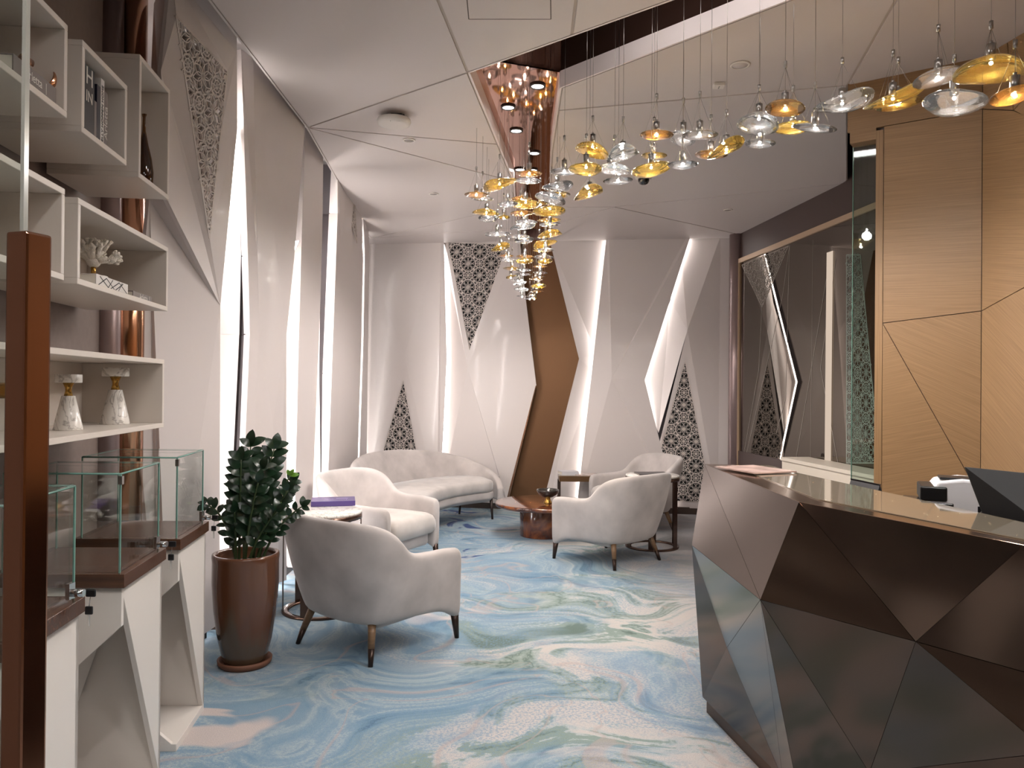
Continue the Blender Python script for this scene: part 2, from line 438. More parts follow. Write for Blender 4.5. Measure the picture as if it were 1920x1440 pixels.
# flower lattice: rings of eight petals alternating with small rosettes
def pattern_lines(s, cells):
    """polylines (with width factor) of the pattern around integer cells"""
    out = []
    def circ(cx, cy, r, n=20, wd=1.0): out.append(([(cx + r * math.cos(2 * PI * k / n), cy + r * math.sin(2 * PI * k / n)) for k in range(n + 1)], wd))
    for i, j in cells:
        cx, cy = i * s, j * s
        if (i + j) % 2 == 0:
            circ(cx, cy, 0.66 * s, 24, 0.9)
            for k in range(8):
                a = 2 * PI * k / 8 + PI / 8; ca, sa = math.cos(a), math.sin(a)
                for sd in (-1, 1):
                    pl = []
                    for t in range(9):
                        u = t / 8; x_ = .04 + .61 * u; y_ = sd * .165 * math.sin(PI * min(1, u ** .85)); pl.append((cx + s * (x_ * ca - y_ * sa), cy + s * (x_ * sa + y_ * ca)))
                    out.append((pl, .62))
            circ(cx, cy, 0.05 * s, 6, 2.2)
            for k in range(4):
                a = PI / 4 + PI / 2 * k
                out.append(([(cx + 0.60 * s * math.cos(a), cy + 0.60 * s * math.sin(a)), (cx + 0.74 * s * math.cos(a), cy + 0.74 * s * math.sin(a))], 3.4))
        else:
            circ(cx, cy, 0.40 * s, 8, 1.3); circ(cx, cy, 0.24 * s, 8, 0.7); circ(cx, cy, 0.07 * s, 6, 1.6)
            for k in range(8):
                a = 2 * PI * k / 8
                out.append(([(cx + 0.08 * s * math.cos(a), cy + 0.08 * s * math.sin(a)), (cx + 0.40 * s * math.cos(a), cy + 0.40 * s * math.sin(a))], 0.6))
    return out
def inside(p, poly):
    sg = 0
    for i in range(len(poly)):
        a = poly[i]; b = poly[(i + 1) % len(poly)]
        c = (b[0] - a[0]) * (p[1] - a[1]) - (b[1] - a[1]) * (p[0] - a[0])
        if abs(c) < 1e-9: continue
        if sg == 0: sg = 1 if c > 0 else -1
        elif (c > 0) != (sg > 0): return False
    return True
def lattice(poly3, s, wd, thick, parent, nrm, m=M_LAT, name='lattice_screen', off=(0, 0), frame=True, backing=None, gap=0.03, phase=0.0):
    """pierced screen filling the flat polygon poly3; nrm points to the viewer's side"""
    poly3 = [Vector(p) for p in poly3]; O = sum(poly3, Vector()) / len(poly3); nrm = Vector(nrm).normalized()
    up = Vector((0, 0, 1)); up = (up - nrm * up.dot(nrm)).normalized(); ex = up.cross(nrm).normalized()
    P2 = [((p - O).dot(ex), (p - O).dot(up)) for p in poly3]
    us = [p[0] for p in P2]; vs = [p[1] for p in P2]
    cells = [(i, j) for i in range(int(min(us) / s) - 2, int(max(us) / s) + 3) for j in range(int(min(vs) / s) - 2, int(max(vs) / s) + 3)]
    bm = B()
    to3 = lambda q, h: O + ex * q[0] + up * q[1] + nrm * h
    def strip(a, b, w_):
        dx, dy = b[0] - a[0], b[1] - a[1]; l = math.hypot(dx, dy)
        if l < 1e-6: return
        nx, ny = -dy / l * w_ / 2, dx / l * w_ / 2; ex_ = dx / l * w_ * .25; ey_ = dy / l * w_ * .25
        c = [(a[0] + nx - ex_, a[1] + ny - ey_), (a[0] - nx - ex_, a[1] - ny - ey_), (b[0] - nx + ex_, b[1] - ny + ey_), (b[0] + nx + ex_, b[1] + ny + ey_)]
        T = [bm.verts.new(to3(q, 0)) for q in c]; Bt = [bm.verts.new(to3(q, -thick)) for q in c]
        bm.faces.new(T); bm.faces.new((T[0], T[3], Bt[3], Bt[0])); bm.faces.new((T[2], T[1], Bt[1], Bt[2]))
    for pl, k in pattern_lines(s, cells):
        pl = [(q[0] + off[0] * s, q[1] + off[1] * s) for q in pl]
        for a, b in zip(pl, pl[1:]):
            if inside(((a[0] + b[0]) / 2, (a[1] + b[1]) / 2), P2): strip(a, b, wd * k)
    if frame:
        for a, b in zip(P2, P2[1:] + P2[:1]): strip(a, b, wd * 1.6)
    o = obj(name, bm, m, parent)
    if backing is not None:
        bk = B(); ps = [to3(q, -gap) for q in P2]; prism(bk, ps, -nrm * 0.004)
        obj('lattice_backing', bk, backing, parent)
    return o

P = 0.05      # how far the edges beside the slots stand out
# bay A, left of the first slot
a_v = bw(760, 667, .045)
bpanel([bceil(676, .0), bceil(690, .0), a_v, bfloor(672, .0), bfloor(664, .0)])
bpanel([bceil(690, .0), bceil(827, .02), a_v])
bpanel([bceil(827, .02), bceil(834, .06), bw(840, 673, .07), bfloor(826, .06), bfloor(820, .02), a_v])
la0, la1, la2 = bw(758, 712, .0), bfloor(683, .0), bfloor(812, .0)
def split3(apex_px, l_px, r_px):
    pass
# the facet with the low lattice: a frame left round the pierced triangle
def framed(outer, inner, **k):
    """the three plates between an outer triangle and the pierced inner triangle"""
    for i in range(3):
        j = (i + 1) % 3
        bpanel([outer[i], outer[j], inner[j], inner[i]], **k)
oA = [a_v, bfloor(672, .0), bfloor(820, .02)]
cA = sum(oA, Vector()) / 3
def in_tri(tri, wts): return sum((t * q for t, q in zip(tri, wts)), Vector())
iA = [in_tri(oA, (.84, .08, .08)), in_tri(oA, (.03, .83, .14)), in_tri(oA, (.03, .14, .83))]
framed(oA, iA)
lattice(iA, 0.146, 0.0074, 0.012, wall_back, (iA[1] - iA[0]).cross(iA[2] - iA[0]) * (1 if (iA[1] - iA[0]).cross(iA[2] - iA[0]).dot(BN) > 0 else -1), backing=M_BLACK)
# bay B, between the first slot and the bronze band
R1 = -.10
b_v = bw(878, 690, .05)
bpanel([bceil(826, R1), bceil(834.5, .0), b_v, bfloor(822, -.08), bfloor(806, R1), bw(826, 673, R1)])
oB = [bceil(834.5, .0), bceil(975, .03), b_v]
iB = [in_tri(oB, (.955, .03, .015)), in_tri(oB, (.13, .83, .04)), in_tri(oB, (.07, .07, .86))]
framed(oB, iB)
lattice(iB, 0.146, 0.0074, 0.012, wall_back, BN, backing=M_BLACK, off=(.4, .3))
bpanel([b_v, bfloor(822, -.08), bfloor(950, .03)])
bpanel([bceil(966, .06), bw(987, 563, .07), bw(1007, 723, .09), bfloor(953, .06), bfloor(950, .03), b_v, bceil(975, .03)][::-1]) if False else None
bpanel([b_v, bceil(975, .03), bw(987, 563, .07), bw(1007, 723, .09)])
bpanel([b_v, bw(1007, 723, .09), bfloor(953, .06), bfloor(950, .03)])
# bronze band, sunk between bays B and C
bpanel([bceil(960, -.06), bceil(1040, -.06), bw(1098, 673, -.06), bfloor(1035, -.06), bfloor(938, -.06), bw(992, 723, -.06)], name='bronze_band', m=M_BRONZE)
bpanel([bceil(964, .062), bceil(966, .062), bw(987.5, 563, .074), bw(1008, 723, .094), bfloor(954, .064), bfloor(951.5, .064), bw(1005, 723, .094)], name='copper_edge', m=M_COPPER, t=0.15) if False else None
pE = [bw(1007, 723, .092), bfloor(953, .063)]; ofs = BDIR * .028
obj('copper_edge', prism(B(), [pE[0] - ofs * .3, pE[0], pE[1], pE[1] - ofs], BN * .004), M_COPPER, wall_back)
# bay C
c_e, c_m, c_b = bceil(1030, .03), bw(1086, 673, .05), bfloor(1018, .03)
C2t = R1 * .9
c_p = bw(1108, 664, .0); c_q = bw(1106, 700, .0)
bpanel([c_e, bw(1118, 663, C2t) + Vector((0, 0, 0)), bceil(1147, C2t)])
bpanel([c_e, c_m, bw(1118, 663, C2t)])
bpanel([c_m, bw(1118, 700, C2t), bw(1118, 663, C2t)])
bpanel([c_m, c_b, bfloor(1030, .02), bw(1118, 700, C2t)])
bpanel([bw(1118, 700, C2t), bfloor(1030, .02), bfloor(1094, C2t)])
# bay D
d_v = bw(1147, 710, .10)
bpanel([bceil(1137, .04), bceil(1142, .05), d_v, bw(1114, 660, .06)])
bpanel([bw(1114, 660, .06), d_v, bfloor(1083.5, .05), bfloor(1082, .04)])
bpanel([bceil(1142, .05), bceil(1287, .0), d_v])
bpanel([d_v, bceil(1287, .0), bceil(1294, .05), bw(1208, 713, .10)])
bpanel([d_v, bw(1208, 713, .10), bw(1241, 845, .06), bfloor(1270, .04), bfloor(1262, .0)])
bpanel([d_v, bfloor(1262, .0), bfloor(1083.5, .05)])
# bay E, right of the third slot
R3 = -.12
e_v = bw(1288, 619, .06)
bpanel([bceil(1276, R3), bceil(1351, .0), e_v, bw(1258, 562, R3 * .6)])
bpanel([bw(1258, 562, R3 * .6), e_v, bw(1235, 812, -.02), bw(1194, 713, R3)])
oE = [e_v, bfloor(1208, -.08), bfloor(1346, .0)]
iE = [in_tri(oE, (.83, .10, .07)), in_tri(oE, (.035, .955, .01)), in_tri(oE, (.035, .06, .905))]
framed(oE, iE)
nE = (iE[1] - iE[0]).cross(iE[2] - iE[0]); nE = nE if nE.dot(BN) > 0 else -nE
lattice(iE, 0.146, 0.0074, 0.012, wall_back, nE, backing=M_BLACK, off=(.2, .1))
bpanel([bceil(1351, .0), bceil(1372, .0), bfloor(1372, .0), bfloor(1346, .0), e_v])
# LED profiles behind the standing edges
def led(pts, w_, parent, side, m=M_LED, name='light_strip'):
    """thin luminous ribbon along pts, w_ wide in the direction side"""
    bm = B(); pts = [Vector(p) for p in pts]; side = Vector(side).normalized() * w_
    V = [(bm.verts.new(p), bm.verts.new(p + side)) for p in pts]
    for (a, b), (c, d) in zip(V, V[1:]): bm.faces.new((a, b, d, c))
    return obj(name, bm, m, parent)
def back(p, d): return Vector(p) - BN * d
led([bceil(831, .0) - BN * .05, bw(837, 673, .0) - BN * .03, bfloor(824, .0) - BN * .03], .03, wall_back, -BN)
led([bceil(1140, .0) - BN * .03, bw(1117, 660, -.0) - BN * .02, bfloor(1086, -.0) - BN * .03], .03, wall_back, -BN)
led([bceil(1291, .0) - BN * .04, bw(1205, 713, .0) - BN * .02, bw(1238, 845, .0) - BN * .02, bfloor(1263, -.02)], .03, wall_back, -BN)
# dark skirting
def skirt(a, b, nrm, name='baseboard_back', h=0.085, t=0.02):
    return struct(name, prism(B(), [Vector((a.x, a.y, 0)), Vector((b.x, b.y, 0)), Vector((b.x, b.y, h)), Vector((a.x, a.y, h))], -Vector(nrm) * t), M_BASE)
skirt(BW0 - BDIR * .3 - BN * .03, BW1 + BDIR * .2 - BN * .03, BN)

# ---- left wall -----------------------------------------------------
wall_left = struct('wall_left', bx(-2.45, -2.35, -4.0, 10.4, -.05, 4.0), M_DARK)
BXV = Vector((-1, 0, 0))
def lp(px, py, X, z=None):
    p = atx(px, py, X)
    if z is not None: p.z = z
    return p
def lpanel(pts, m=M_PANEL, name='wall_panel', t=0.018):
    return obj(name, fan(pts, BXV * t), m, wall_left)
TOP = CEIL + .12
def top(px, X):   # the point over the wall at the ceiling, seen in column px
    d = ray(px, 300); k = X / d.x; return Vector((X, CAM.y + d.y * k, TOP))
def bot(px, X, z=.07):
    d = ray(px, 1000); k = X / d.x; return Vector((X, CAM.y + d.y * k, z))
# bay 1: the first lattice bay beside the shelves
n1 = [lp(280, 110, -1.80), lp(300, 133, -1.69)]
w_tl = top(318, -1.60); w_in = top(292, -1.80)
p313 = lp(313, 373, -1.685); p280 = lp(280, 372, -1.78); pR = lp(413, 573, -1.66); pApex = lp(393, 452, -1.655)
tR = lp(444, 98, -1.50); fR = bot(413, -1.755, .06); fL = bot(300, -1.86, .06)
lpanel([w_in, w_tl, lp(302, 133, -1.69), p313, p280])
lat_l = [lp(331, 30, -1.60), lp(427, 133, -1.535), lp(393, 446, -1.65)]
# frame around the lattice triangle
lpanel([w_tl, lat_l[0], lat_l[2], pR, p313, lp(302, 133, -1.69)][::-1])
lpanel([w_tl, top(440, -1.47), tR, lat_l[1], lat_l[0]])
lpanel([tR, lp(445, 240, -1.56), lp(418, 228, -1.575), lat_l[1]])
lpanel([lp(445, 240, -1.56), pR, lat_l[2], lp(418, 228, -1.575)])
nl = (lat_l[1] - lat_l[0]).cross(lat_l[2] - lat_l[0]); nl = nl if nl.x > 0 else -nl
lattice(lat_l, 0.135, 0.0075, 0.012, wall_left, nl, backing=mat('lattice_shade', srgb(120, 106, 98), rough=.7), gap=0.05, off=(.5, .2))
lpanel([p280, p313, pR, bot(318, -1.80, .06), fL, lp(250, 700, -1.86)])
lpanel([pR, fR, bot(318, -1.80, .06)])
# recess behind bay 1, with its dark gap and the lit return of bay 2
def lstrip(pts_px, X, dx, m, name):
    """narrow plate standing across the slot, seen face-on from the room's near end"""
    pass
b2l = [lp(451, 80, -1.47, None), lp(465, 480, -1.56), lp(468.5, 627, -1.60), bot(447, -1.70, .0)]
b2l[0] = top(450, -1.565)
b2in = [p + Vector((-.30, .05, 0)) for p in b2l]
def slot_returns(e, i_, fr):
    """cheek of a bay seen across the slot: lit edge, dark gap set back, lit inner lining"""
    for k in range(len(e) - 1):
        def at(j, f, dy=0.0): return e[j].lerp(i_[j], f) + Vector((0, dy, 0))
        (a0, a1), (c0, c1_) = fr[k], fr[k + 1]
        lpanel([at(k, 0), at(k + 1, 0), at(k + 1, c0), at(k, a0)], name='slot_return')
        lpanel([at(k, a0, .03), at(k + 1, c0, .03), at(k + 1, c1_, .03), at(k, a1, .03)], m=M_DARK, name='dark_slot')
        lpanel([at(k, a1), at(k + 1, c1_), at(k + 1, 1), at(k, 1)], name='slot_lining')
slot_returns(b2l, b2in, [(.05, .06), (.07, .15), (.065, .23), (.05, .27)])
led([tR + Vector((-.03, .03, -.12)), lp(441, 240, -1.60) + Vector((-.02, .03, 0)), pR + Vector((-.06, .03, 0)), fR + Vector((-.06, .03, 0))], .03, wall_left, (-1, .6, 0), m=M_LED2)
# bay 2
c1 = [top(473, -1.535), lp(482, 480, -1.575), lp(486, 620, -1.62), bot(466, -1.72, .06)]
lpanel([b2l[0], c1[0], c1[1], b2l[1]]); lpanel([b2l[1], c1[1], c1[2], b2l[2]]); lpanel([b2l[2], c1[2], c1[3], b2l[3]])
r2 = [lp(571, 245, -1.46), lp(552, 480, -1.53), lp(537, 630, -1.57), bot(538, -1.66, .06)]
r2t = top(572, -1.46)
k2 = lp(512, 793, -1.64)
lpanel([c1[0], lp(520, 480, -1.60), r2[2], c1[2], c1[1]][::-1] if False else [c1[0], r2[2], c1[2], c1[1]])
lpanel([c1[0], r2t, r2[0], r2[1], r2[2]])
lpanel([c1[2], r2[2], k2, c1[3]])
lpanel([r2[2], r2[3], bot(520, -1.70, .06), k2])
lpanel([k2, bot(520, -1.70, .06), bot(490, -1.70, .06)]) 
lpanel([k2, bot(490, -1.70, .06), c1[3]])
ls = [lp(512.5, 800, -1.62), lp(507, 850, -1.64), lp(514, 850, -1.63)]
lattice([lp(512.5, 797, -1.615), bot(500, -1.66, .5), bot(519, -1.655, .5)], 0.135, 0.0075, 0.012, wall_left, (1, -.1, 0), backing=M_BLACK, gap=.012)
# slot 2
b3l = [top(572, -1.55), lp(567, 400, -1.60), lp(560, 640, -1.62), bot(551, -1.72, .06)]
b3in = [p + Vector((-.32, .03, 0)) for p in b3l]
for i in range(3): lpanel([b3l[i], b3l[i + 1], b3in[i + 1], b3in[i]], name='slot_return')
led([r2[0] + Vector((-.06, .10, -.75)), r2[1] + Vector((-.05, .10, 0)), r2[2] + Vector((-.06, .10, 0)), r2[3] + Vector((-.06, .10, 0))], .03, wall_left, (-1, .3, 0), m=M_LED3)
# bay 3
r3 = [top(606, -1.53), lp(605, 400, -1.57), lp(601, 560, -1.60), bot(584, -1.70, .06)]
lpanel([b3l[0], r3[0], r3[1], b3l[1]]); lpanel([b3l[1], r3[1], r3[2], b3l[2]]); lpanel([b3l[2], r3[2], bot(582, -1.70, .06), b3l[3]])
# slot 3: dark with lit cheeks
b4l = [top(633, -1.52), lp(633, 400, -1.57), lp(622, 700, -1.62), bot(611, -1.70, .06)]
b4in = [p + Vector((-.30, .02, 0)) for p in b4l]
slot_returns(b4l, b4in, [(.12, .60), (.20, .50), (.22, .38), (.10, .14)])
led([r3[0] + Vector((-.07, .10, -.7)), r3[1] + Vector((-.06, .10, 0)), r3[2] + Vector((-.06, .10, 0)), r3[3] + Vector((-.06, .10, 0))], .03, wall_left, (-1, .2, 0), m=M_LED3)
# bay 4 with its narrow lattice
r4 = [top(679, -1.60), lp(679, 480, -1.62), lp(677, 640, -1.66), bot(668, -1.74, .06)]
f4 = [top(650, -1.56), lp(640, 480, -1.60), lp(636, 700, -1.65), bot(626, -1.72, .06)]
lpanel([b4l[0], f4[0], f4[1], b4l[1]]); lpanel([b4l[1], f4[1], f4[2], b4l[2]]); lpanel([b4l[2], f4[2], f4[3], b4l[3]])
lpanel([f4[0], r4[0], r4[1], r4[2], f4[1]]); lpanel([f4[1], r4[2], f4[2]]); lpanel([f4[2], r4[2], r4[3], f4[3]])
q4 = [lp(652, 358, -1.565), lp(664, 385, -1.585), lp(664, 455, -1.60)]
lattice(q4, 0.135, 0.0085, 0.008, wall_left, (1, -.1, 0), backing=mat('lattice_shade', srgb(120, 106, 98)), gap=.006)
# bay 5, up to the corner
b5 = [top(681, -1.60), lp(684, 480, -1.63), lp(681, 640, -1.66), bot(670, -1.74, .06)]
e5 = [top(692, -1.66), lp(692, 480, -1.70), lp(690, 640, -1.74), bot(686, -1.80, .06)]
for i in range(3): lpanel([b5[i], e5[i], e5[i + 1], b5[i + 1]])
led([Vector((p.x - .03, p.y + .02, min(p.z, 3.1))) for p in r4], .03, wall_left, (-1, .4, 0), m=M_LED2)
led([Vector((p.x - .05, p.y + .06, min(p.z, 3.15))) for p in e5], .03, wall_left, (-1, .15, 0), m=M_LED)  # extra strip added out of sight to brighten the back wall's left part
obj('toe_kick', prism(B(), [Vector((-1.88, 3.6, 0)), Vector((-1.80, 4.6, 0)), Vector((-1.80, 4.6, .07)), Vector((-1.88, 3.6, .07))], Vector((-.3, 0, 0))), M_BLACK, wall_left)
struct('baseboard_left', prism(B(), [Vector((-1.74, 4.75, 0)), Vector((-1.84, 9.6, 0)), Vector((-1.84, 9.6, .07)), Vector((-1.74, 4.75, .07))], Vector((-.25, 0, 0))), M_BASE)
# the taupe wall behind the shelves with its polished half column
SH_DIR = Vector((-.1228, 1, 0)).normalized(); SH_N = Vector((SH_DIR.y, -SH_DIR.x, 0))
def shx(y, d=0.0):   # front plane of the shelves, d behind it
    return Vector((-1.517 + .1228 * (3.4 - y), y, 0)) - SH_N * d
a, b = shx(-1.0, .37), shx(4.05, .37)
obj('shelf_backing', prism(B(), [a, b, b + Vector((0, 0, 3.5)), a + Vector((0, 0, 3.5))], -SH_N * .03), M_TAUPE, wall_left)
cc = shx(3.83, .33)
bm = B(); lathe(bm, [(.0, 0), (.085, 0), (.085, 3.45), (0, 3.45)], 40, cc); obj('copper_column', bm, M_COPPER, wall_left)
cc = shx(3.68, .36)
bm = B(); lathe(bm, [(.0, 0), (.06, 0), (.06, 3.45), (0, 3.45)], 32, cc); obj('mauve_column', bm, M_MAUVE, wall_left)
# upper cove over the left wall
obj('cove_lid', bx(-2.35, -1.30, -4, 10, 3.46, 3.50), M_CEIL, wall_left)
M_COVE = M_CEIL

# ---- right side: mirror wall, bulkhead, corner column ----------------
MW0 = Vector((2.60, 9.10, 0)); MW1 = MW0 + Vector((.106, -1, 0)) * 4.2
MD = (MW1 - MW0).normalized(); MN = Vector((-MD.y, MD.x, 0))
if MN.x > 0: MN = -MN
def up(p, z): return Vector((p.x, p.y, z))
def mwp(px, py, out=0.0): return onplane(px, py, MW0, MN) + MN * out
wall_right = struct('wall_right', prism(B(), [up(MW0 + MD * -.6, -.05), up(MW1, -.05), up(MW1, 3.9), up(MW0 + MD * -.6, 3.9)], -MN * .15), M_BROWN)
MT, MB = 2.955, .80
mg = D.materials.new('tinted_mirror'); mg.use_nodes = True
pb = mg.node_tree.nodes['Principled BSDF']; pb.inputs['Base Color'].default_value = (.20, .175, .15, 1); pb.inputs['Metallic'].default_value = 1; pb.inputs['Roughness'].default_value = .015
s0 = MW0 + MD * .22
obj('mirror_panel', prism(B(), [up(s0 + MN * .012, MB), up(MW1 + MN * .012, MB), up(MW1 + MN * .012, MT), up(s0 + MN * .012, MT)], -MN * .01), mg, wall_right)
M_FRAME = mat('pale_frame', srgb(196, 168, 140), rough=.4, metal=.3)
fr = B()
prism(fr, [up(s0 + MN * .03 - MD * .06, MT), up(MW1 + MN * .03, MT), up(MW1 + MN * .03, MT + .05), up(s0 + MN * .03 - MD * .06, MT + .05)], -MN * .03)
obj('mirror_frame', fr, M_FRAME, wall_right)
fr = B()
prism(fr, [up(s0 + MN * .03 - MD * .06, 0), up(s0 + MN * .03, 0), up(s0 + MN * .03, MT), up(s0 + MN * .03 - MD * .06, MT)], -MN * .03)
obj('mirror_frame', fr, M_FRAME, wall_right)
obj('wall_base', prism(B(), [up(s0 + MN * .02, 0), up(MW1 + MN * .02, 0), up(MW1 + MN * .02, MB), up(s0 + MN * .02, MB)], -MN * .02), M_BROWN, wall_right)
# etched lines and the etched lattice on the glass
M_ETCH = mat('etched_glass', srgb(170, 160, 150), rough=.8)
def etch(pxs, w_=.006):
    bm = B(); ps = [mwp(x, y, .014) for x, y in pxs]
    for a, b in zip(ps, ps[1:]):
        d = (b - a).normalized(); s_ = d.cross(MN).normalized() * w_ / 2
        quad(bm, a - s_, a + s_, b + s_, b - s_)
    obj('etched_line', bm, M_ETCH, wall_right)
etch([(1431, 576), (1425, 693), (1394, 868)]); etch([(1483, 460), (1470, 553), (1398, 868)]); etch([(1483, 460), (1475, 748), (1458, 812)])
etch([(1558, 490), (1496, 855), (1502, 868)]); etch([(1570, 485), (1541, 690), (1574, 868)]); etch([(1527, 450), (1522, 868)], .003)
lattice([mwp(1393, 497, .014), mwp(1481, 461, .014), mwp(1431, 576, .014)], .11, .0045, .001, wall_right, MN, m=M_ETCH, name='etched_lattice')
lattice([mwp(1590, 478, .014), mwp(1616, 478, .014), mwp(1652, 868, .014), mwp(1590, 868, .014)], .125, .0065, .001, wall_right, MN, m=mat('etched_glass_green', srgb(150, 158, 148), rough=.8), name='etched_lattice')
led([mwp(1554, 474, .02), mwp(1552, 640, .02), mwp(1550, 868, .02)], .11, wall_right, MD, m=emission('painted_reflection', (1, .80, .64, 1), .4))  # glowing band added to stand for a bright reflection in the mirror
# corner column
cpos = MW0 + MD * .10 + MN * .06
bm = B(); lathe(bm, [(0, 0), (.085, 0), (.085, CEIL + .1), (0, CEIL + .1)], 36, Vector((2.60, 8.98, 0))); obj('corner_column', bm, M_MAUVE, wall_right)

# low white counter in front of the mirror
lc = thing('low_counter', 'low cream counter running along the foot of the tinted mirror', 'counter', (2.6, 6.1, 0))
c0 = MW0 + MD * 1.9 + MN * .03; c1_ = MW0 + MD * 3.6 + MN * .03
M_CREAM = mat('cream_lacquer', srgb(226, 214, 198), rough=.4)
obj('body', prism(B(), [up(c0, .0), up(c1_, .0), up(c1_, .85), up(c0, .85)], MN * .26), M_CREAM, lc, world=True)
obj('counter_top', prism(B(), [up(c0, .85), up(c1_, .85), up(c1_, .88), up(c0, .88)], MN * .275), M_CREAM, lc, world=True)

# ---- wood clad walls on the right --------------------------------------
WA = onz(1589, 160, CEIL); WB = onz(1843, 107, CEIL); WC = onz(1920, 61, CEIL)
WD1 = (WB - WA).normalized(); WN1 = Vector((WD1.y, -WD1.x, 0)); WN1 = WN1 if WN1.y < 0 else -WN1
WD2 = Vector((WC.x - WB.x, WC.y - WB.y, 0)).normalized(); WN2 = Vector((WD2.y, -WD2.x, 0)); WN2 = WN2 if WN2.x < 0 else -WN2
def w1(px, py): return onplane(px, py, WA, WN1)
def w2(px, py): return onplane(px, py, WB, WN2)
W1C, W1D = srgb(132, 101, 68), srgb(156, 122, 85)
wallw1 = struct('wall_wood', prism(B(), [up(w1(1648, 500), 0) - WN1 * .02, up(WB, 0) - WN1 * .02 + WD1 * .1, up(WB, 3.6) - WN1 * .02 + WD1 * .1, up(w1(1648, 500), 3.6) - WN1 * .02], -WN1 * .12), M_BROWN)
hd = w1(1655, 243).z
obj('wall_header', prism(B(), [up(WA, hd + .05) - WN1 * .02, up(w1(1650, 500), hd + .05) - WN1 * .02, up(w1(1650, 500), 3.6) - WN1 * .02, up(WA, 3.6) - WN1 * .02], -WN1 * .12), M_BROWN, wallw1)
wi = [0]
def wpanel(pts, nrm, parent, ang, t=.018, g=.0022, name='wood_panel'):
    pts = shrink(pts, g); wi[0] += 1
    c = sum(pts, Vector()) / len(pts)
    # build in a local frame whose y axis is the wall normal so that the grain follows the panel
    nrm = Vector(nrm).normalized(); ex = Vector((-nrm.y, nrm.x, 0)); 
    if ex.x < 0: ex = -ex
    loc = [Vector(((p - c).dot(ex), 0, p.z - c.z)) for p in pts]
    yy = ex.cross(Vector((0, 0, 1))) * -1
    s = 1 if yy.dot(nrm) > 0 else -1
    bm = prism(B(), loc, Vector((0, -s * t, 0)))
    o = obj(name, bm, wood('oak_veneer_%d' % wi[0], W1C, W1D, angle=ang), parent)
    M = Matrix.Identity(4)
    for i in range(3): M[i][0] = ex[i]; M[i][1] = yy[i]; M[i][2] = (0, 0, 1)[i]; M[i][3] = c[i]
    o.matrix_local = M
    return o
def zz(p, z): return Vector((p.x, p.y, z))
zs = w1(1720, 226).z
xl = w1(1656, 400)
wpanel([up(WA, zs), up(WB, zs), up(WB, CEIL + .1), up(WA, CEIL + .1)], WN1, wallw1, 0.02)
wpanel([zz(WA, hd + .02), zz(xl, hd + .02), zz(xl, zs), zz(WA, zs)], WN1, wallw1, 0.0)
s1, s2 = w1(1652, 606), w1(1838, 583); s1 = zz(xl, s1.z); s2 = zz(WB, s2.z)
wpanel([s1, s2, up(WB, zs), up(xl, zs)], WN1, wallw1, 0.04)
sb = w1(1806, 874); sd = (sb - s1); tfl = s1.z / (s1.z - sb.z); sfl = s1 + sd * tfl
kk = (up(WB, 0) - s1).dot(WD1) ; 
tB = (Vector((WB.x, WB.y, 0)) - Vector((s1.x, s1.y, 0))).length / Vector((sd.x, sd.y, 0)).length
sB = s1 + sd * tB
if sB.z > 0.01:
    wpanel([s1, zz(xl, 0), zz(WB, 0), zz(WB, sB.z)], WN1, wallw1, -0.25)
    wpanel([s1, zz(WB, sB.z), s2], WN1, wallw1, 0.45)
else:
    wpanel([s1, zz(xl, 0), zz(sfl, 0)], WN1, wallw1, -0.25); wpanel([s1, zz(sfl, 0), zz(WB, 0), s2], WN1, wallw1, 0.45)
# frame and pane of the narrow window in the wood wall
x0 = w1(1594, 500); x1 = w1(1641, 500); x2 = w1(1655, 500)
obj('window_jamb', prism(B(), [zz(x1, 0), zz(x2, 0), zz(x2, hd), zz(x1, hd)], -WN1 * .10), wood('oak_jamb', W1C, W1D, angle=PI / 2), wallw1)
obj('window_head', prism(B(), [zz(w1(1592, 500), hd - .05), zz(x1, hd - .05), zz(x1, hd + .02), zz(w1(1592, 500), hd + .02)], -WN1 * .10), wood('oak_jamb2', W1C, W1D, angle=0), wallw1)
M_PANE = thin_glass('window_glass', (.80, .87, .83, 1), base=.03)
win = struct('window_1', prism(B(), [zz(x0, 0.02) - WN1 * .05, zz(x1, 0.02) - WN1 * .05, zz(x1, hd - .06) - WN1 * .05, zz(x0, hd - .06) - WN1 * .05], -WN1 * .012), M_PANE)
obj('glass_edge', prism(B(), [zz(x0, 0.02) - WN1 * .049, zz(x0 + WD1 * .004, 0.02) - WN1 * .049, zz(x0 + WD1 * .004, hd - .06) - WN1 * .049, zz(x0, hd - .06) - WN1 * .049], -WN1 * .014), mat('glass_edge_green', srgb(96, 132, 118), rough=.15), win)
# second wood wall, running towards the camera
WE = WB + WD2 * 7.0
wallw2 = struct('wall_wood_side', prism(B(), [up(WB, 0) - WN2 * .02, up(WE, 0) - WN2 * .02, up(WE, 3.6) - WN2 * .02, up(WB, 3.6) - WN2 * .02], -WN2 * .12), M_BROWN)
q0 = w2(1900, 207); qs = w2(1843, 225); qk = zz(WB, s2.z); qr = w2(1920, 560)
far = 1.2
def along(k, z): return Vector((WB.x, WB.y, 0)) + WD2 * k + Vector((0, 0, z))
q0k = (q0 - WB).dot(WD2); 
wpanel([along(0, zs), along(q0k, q0.z), along(q0k * .75, CEIL + .1), along(0, CEIL + .1)], WN2, wallw2, .1)
wpanel([along(q0k * .75, CEIL + .1), along(q0k, q0.z), along(far, CEIL + .1)], WN2, wallw2, .6)
wpanel([along(q0k, q0.z), along(far, 2.2), along(far, CEIL + .1)], WN2, wallw2, -.4)
wpanel([along(0, zs), along(0, s2.z), along(far, s2.z + .35), along(far, 2.2), along(q0k, q0.z)], WN2, wallw2, .2)
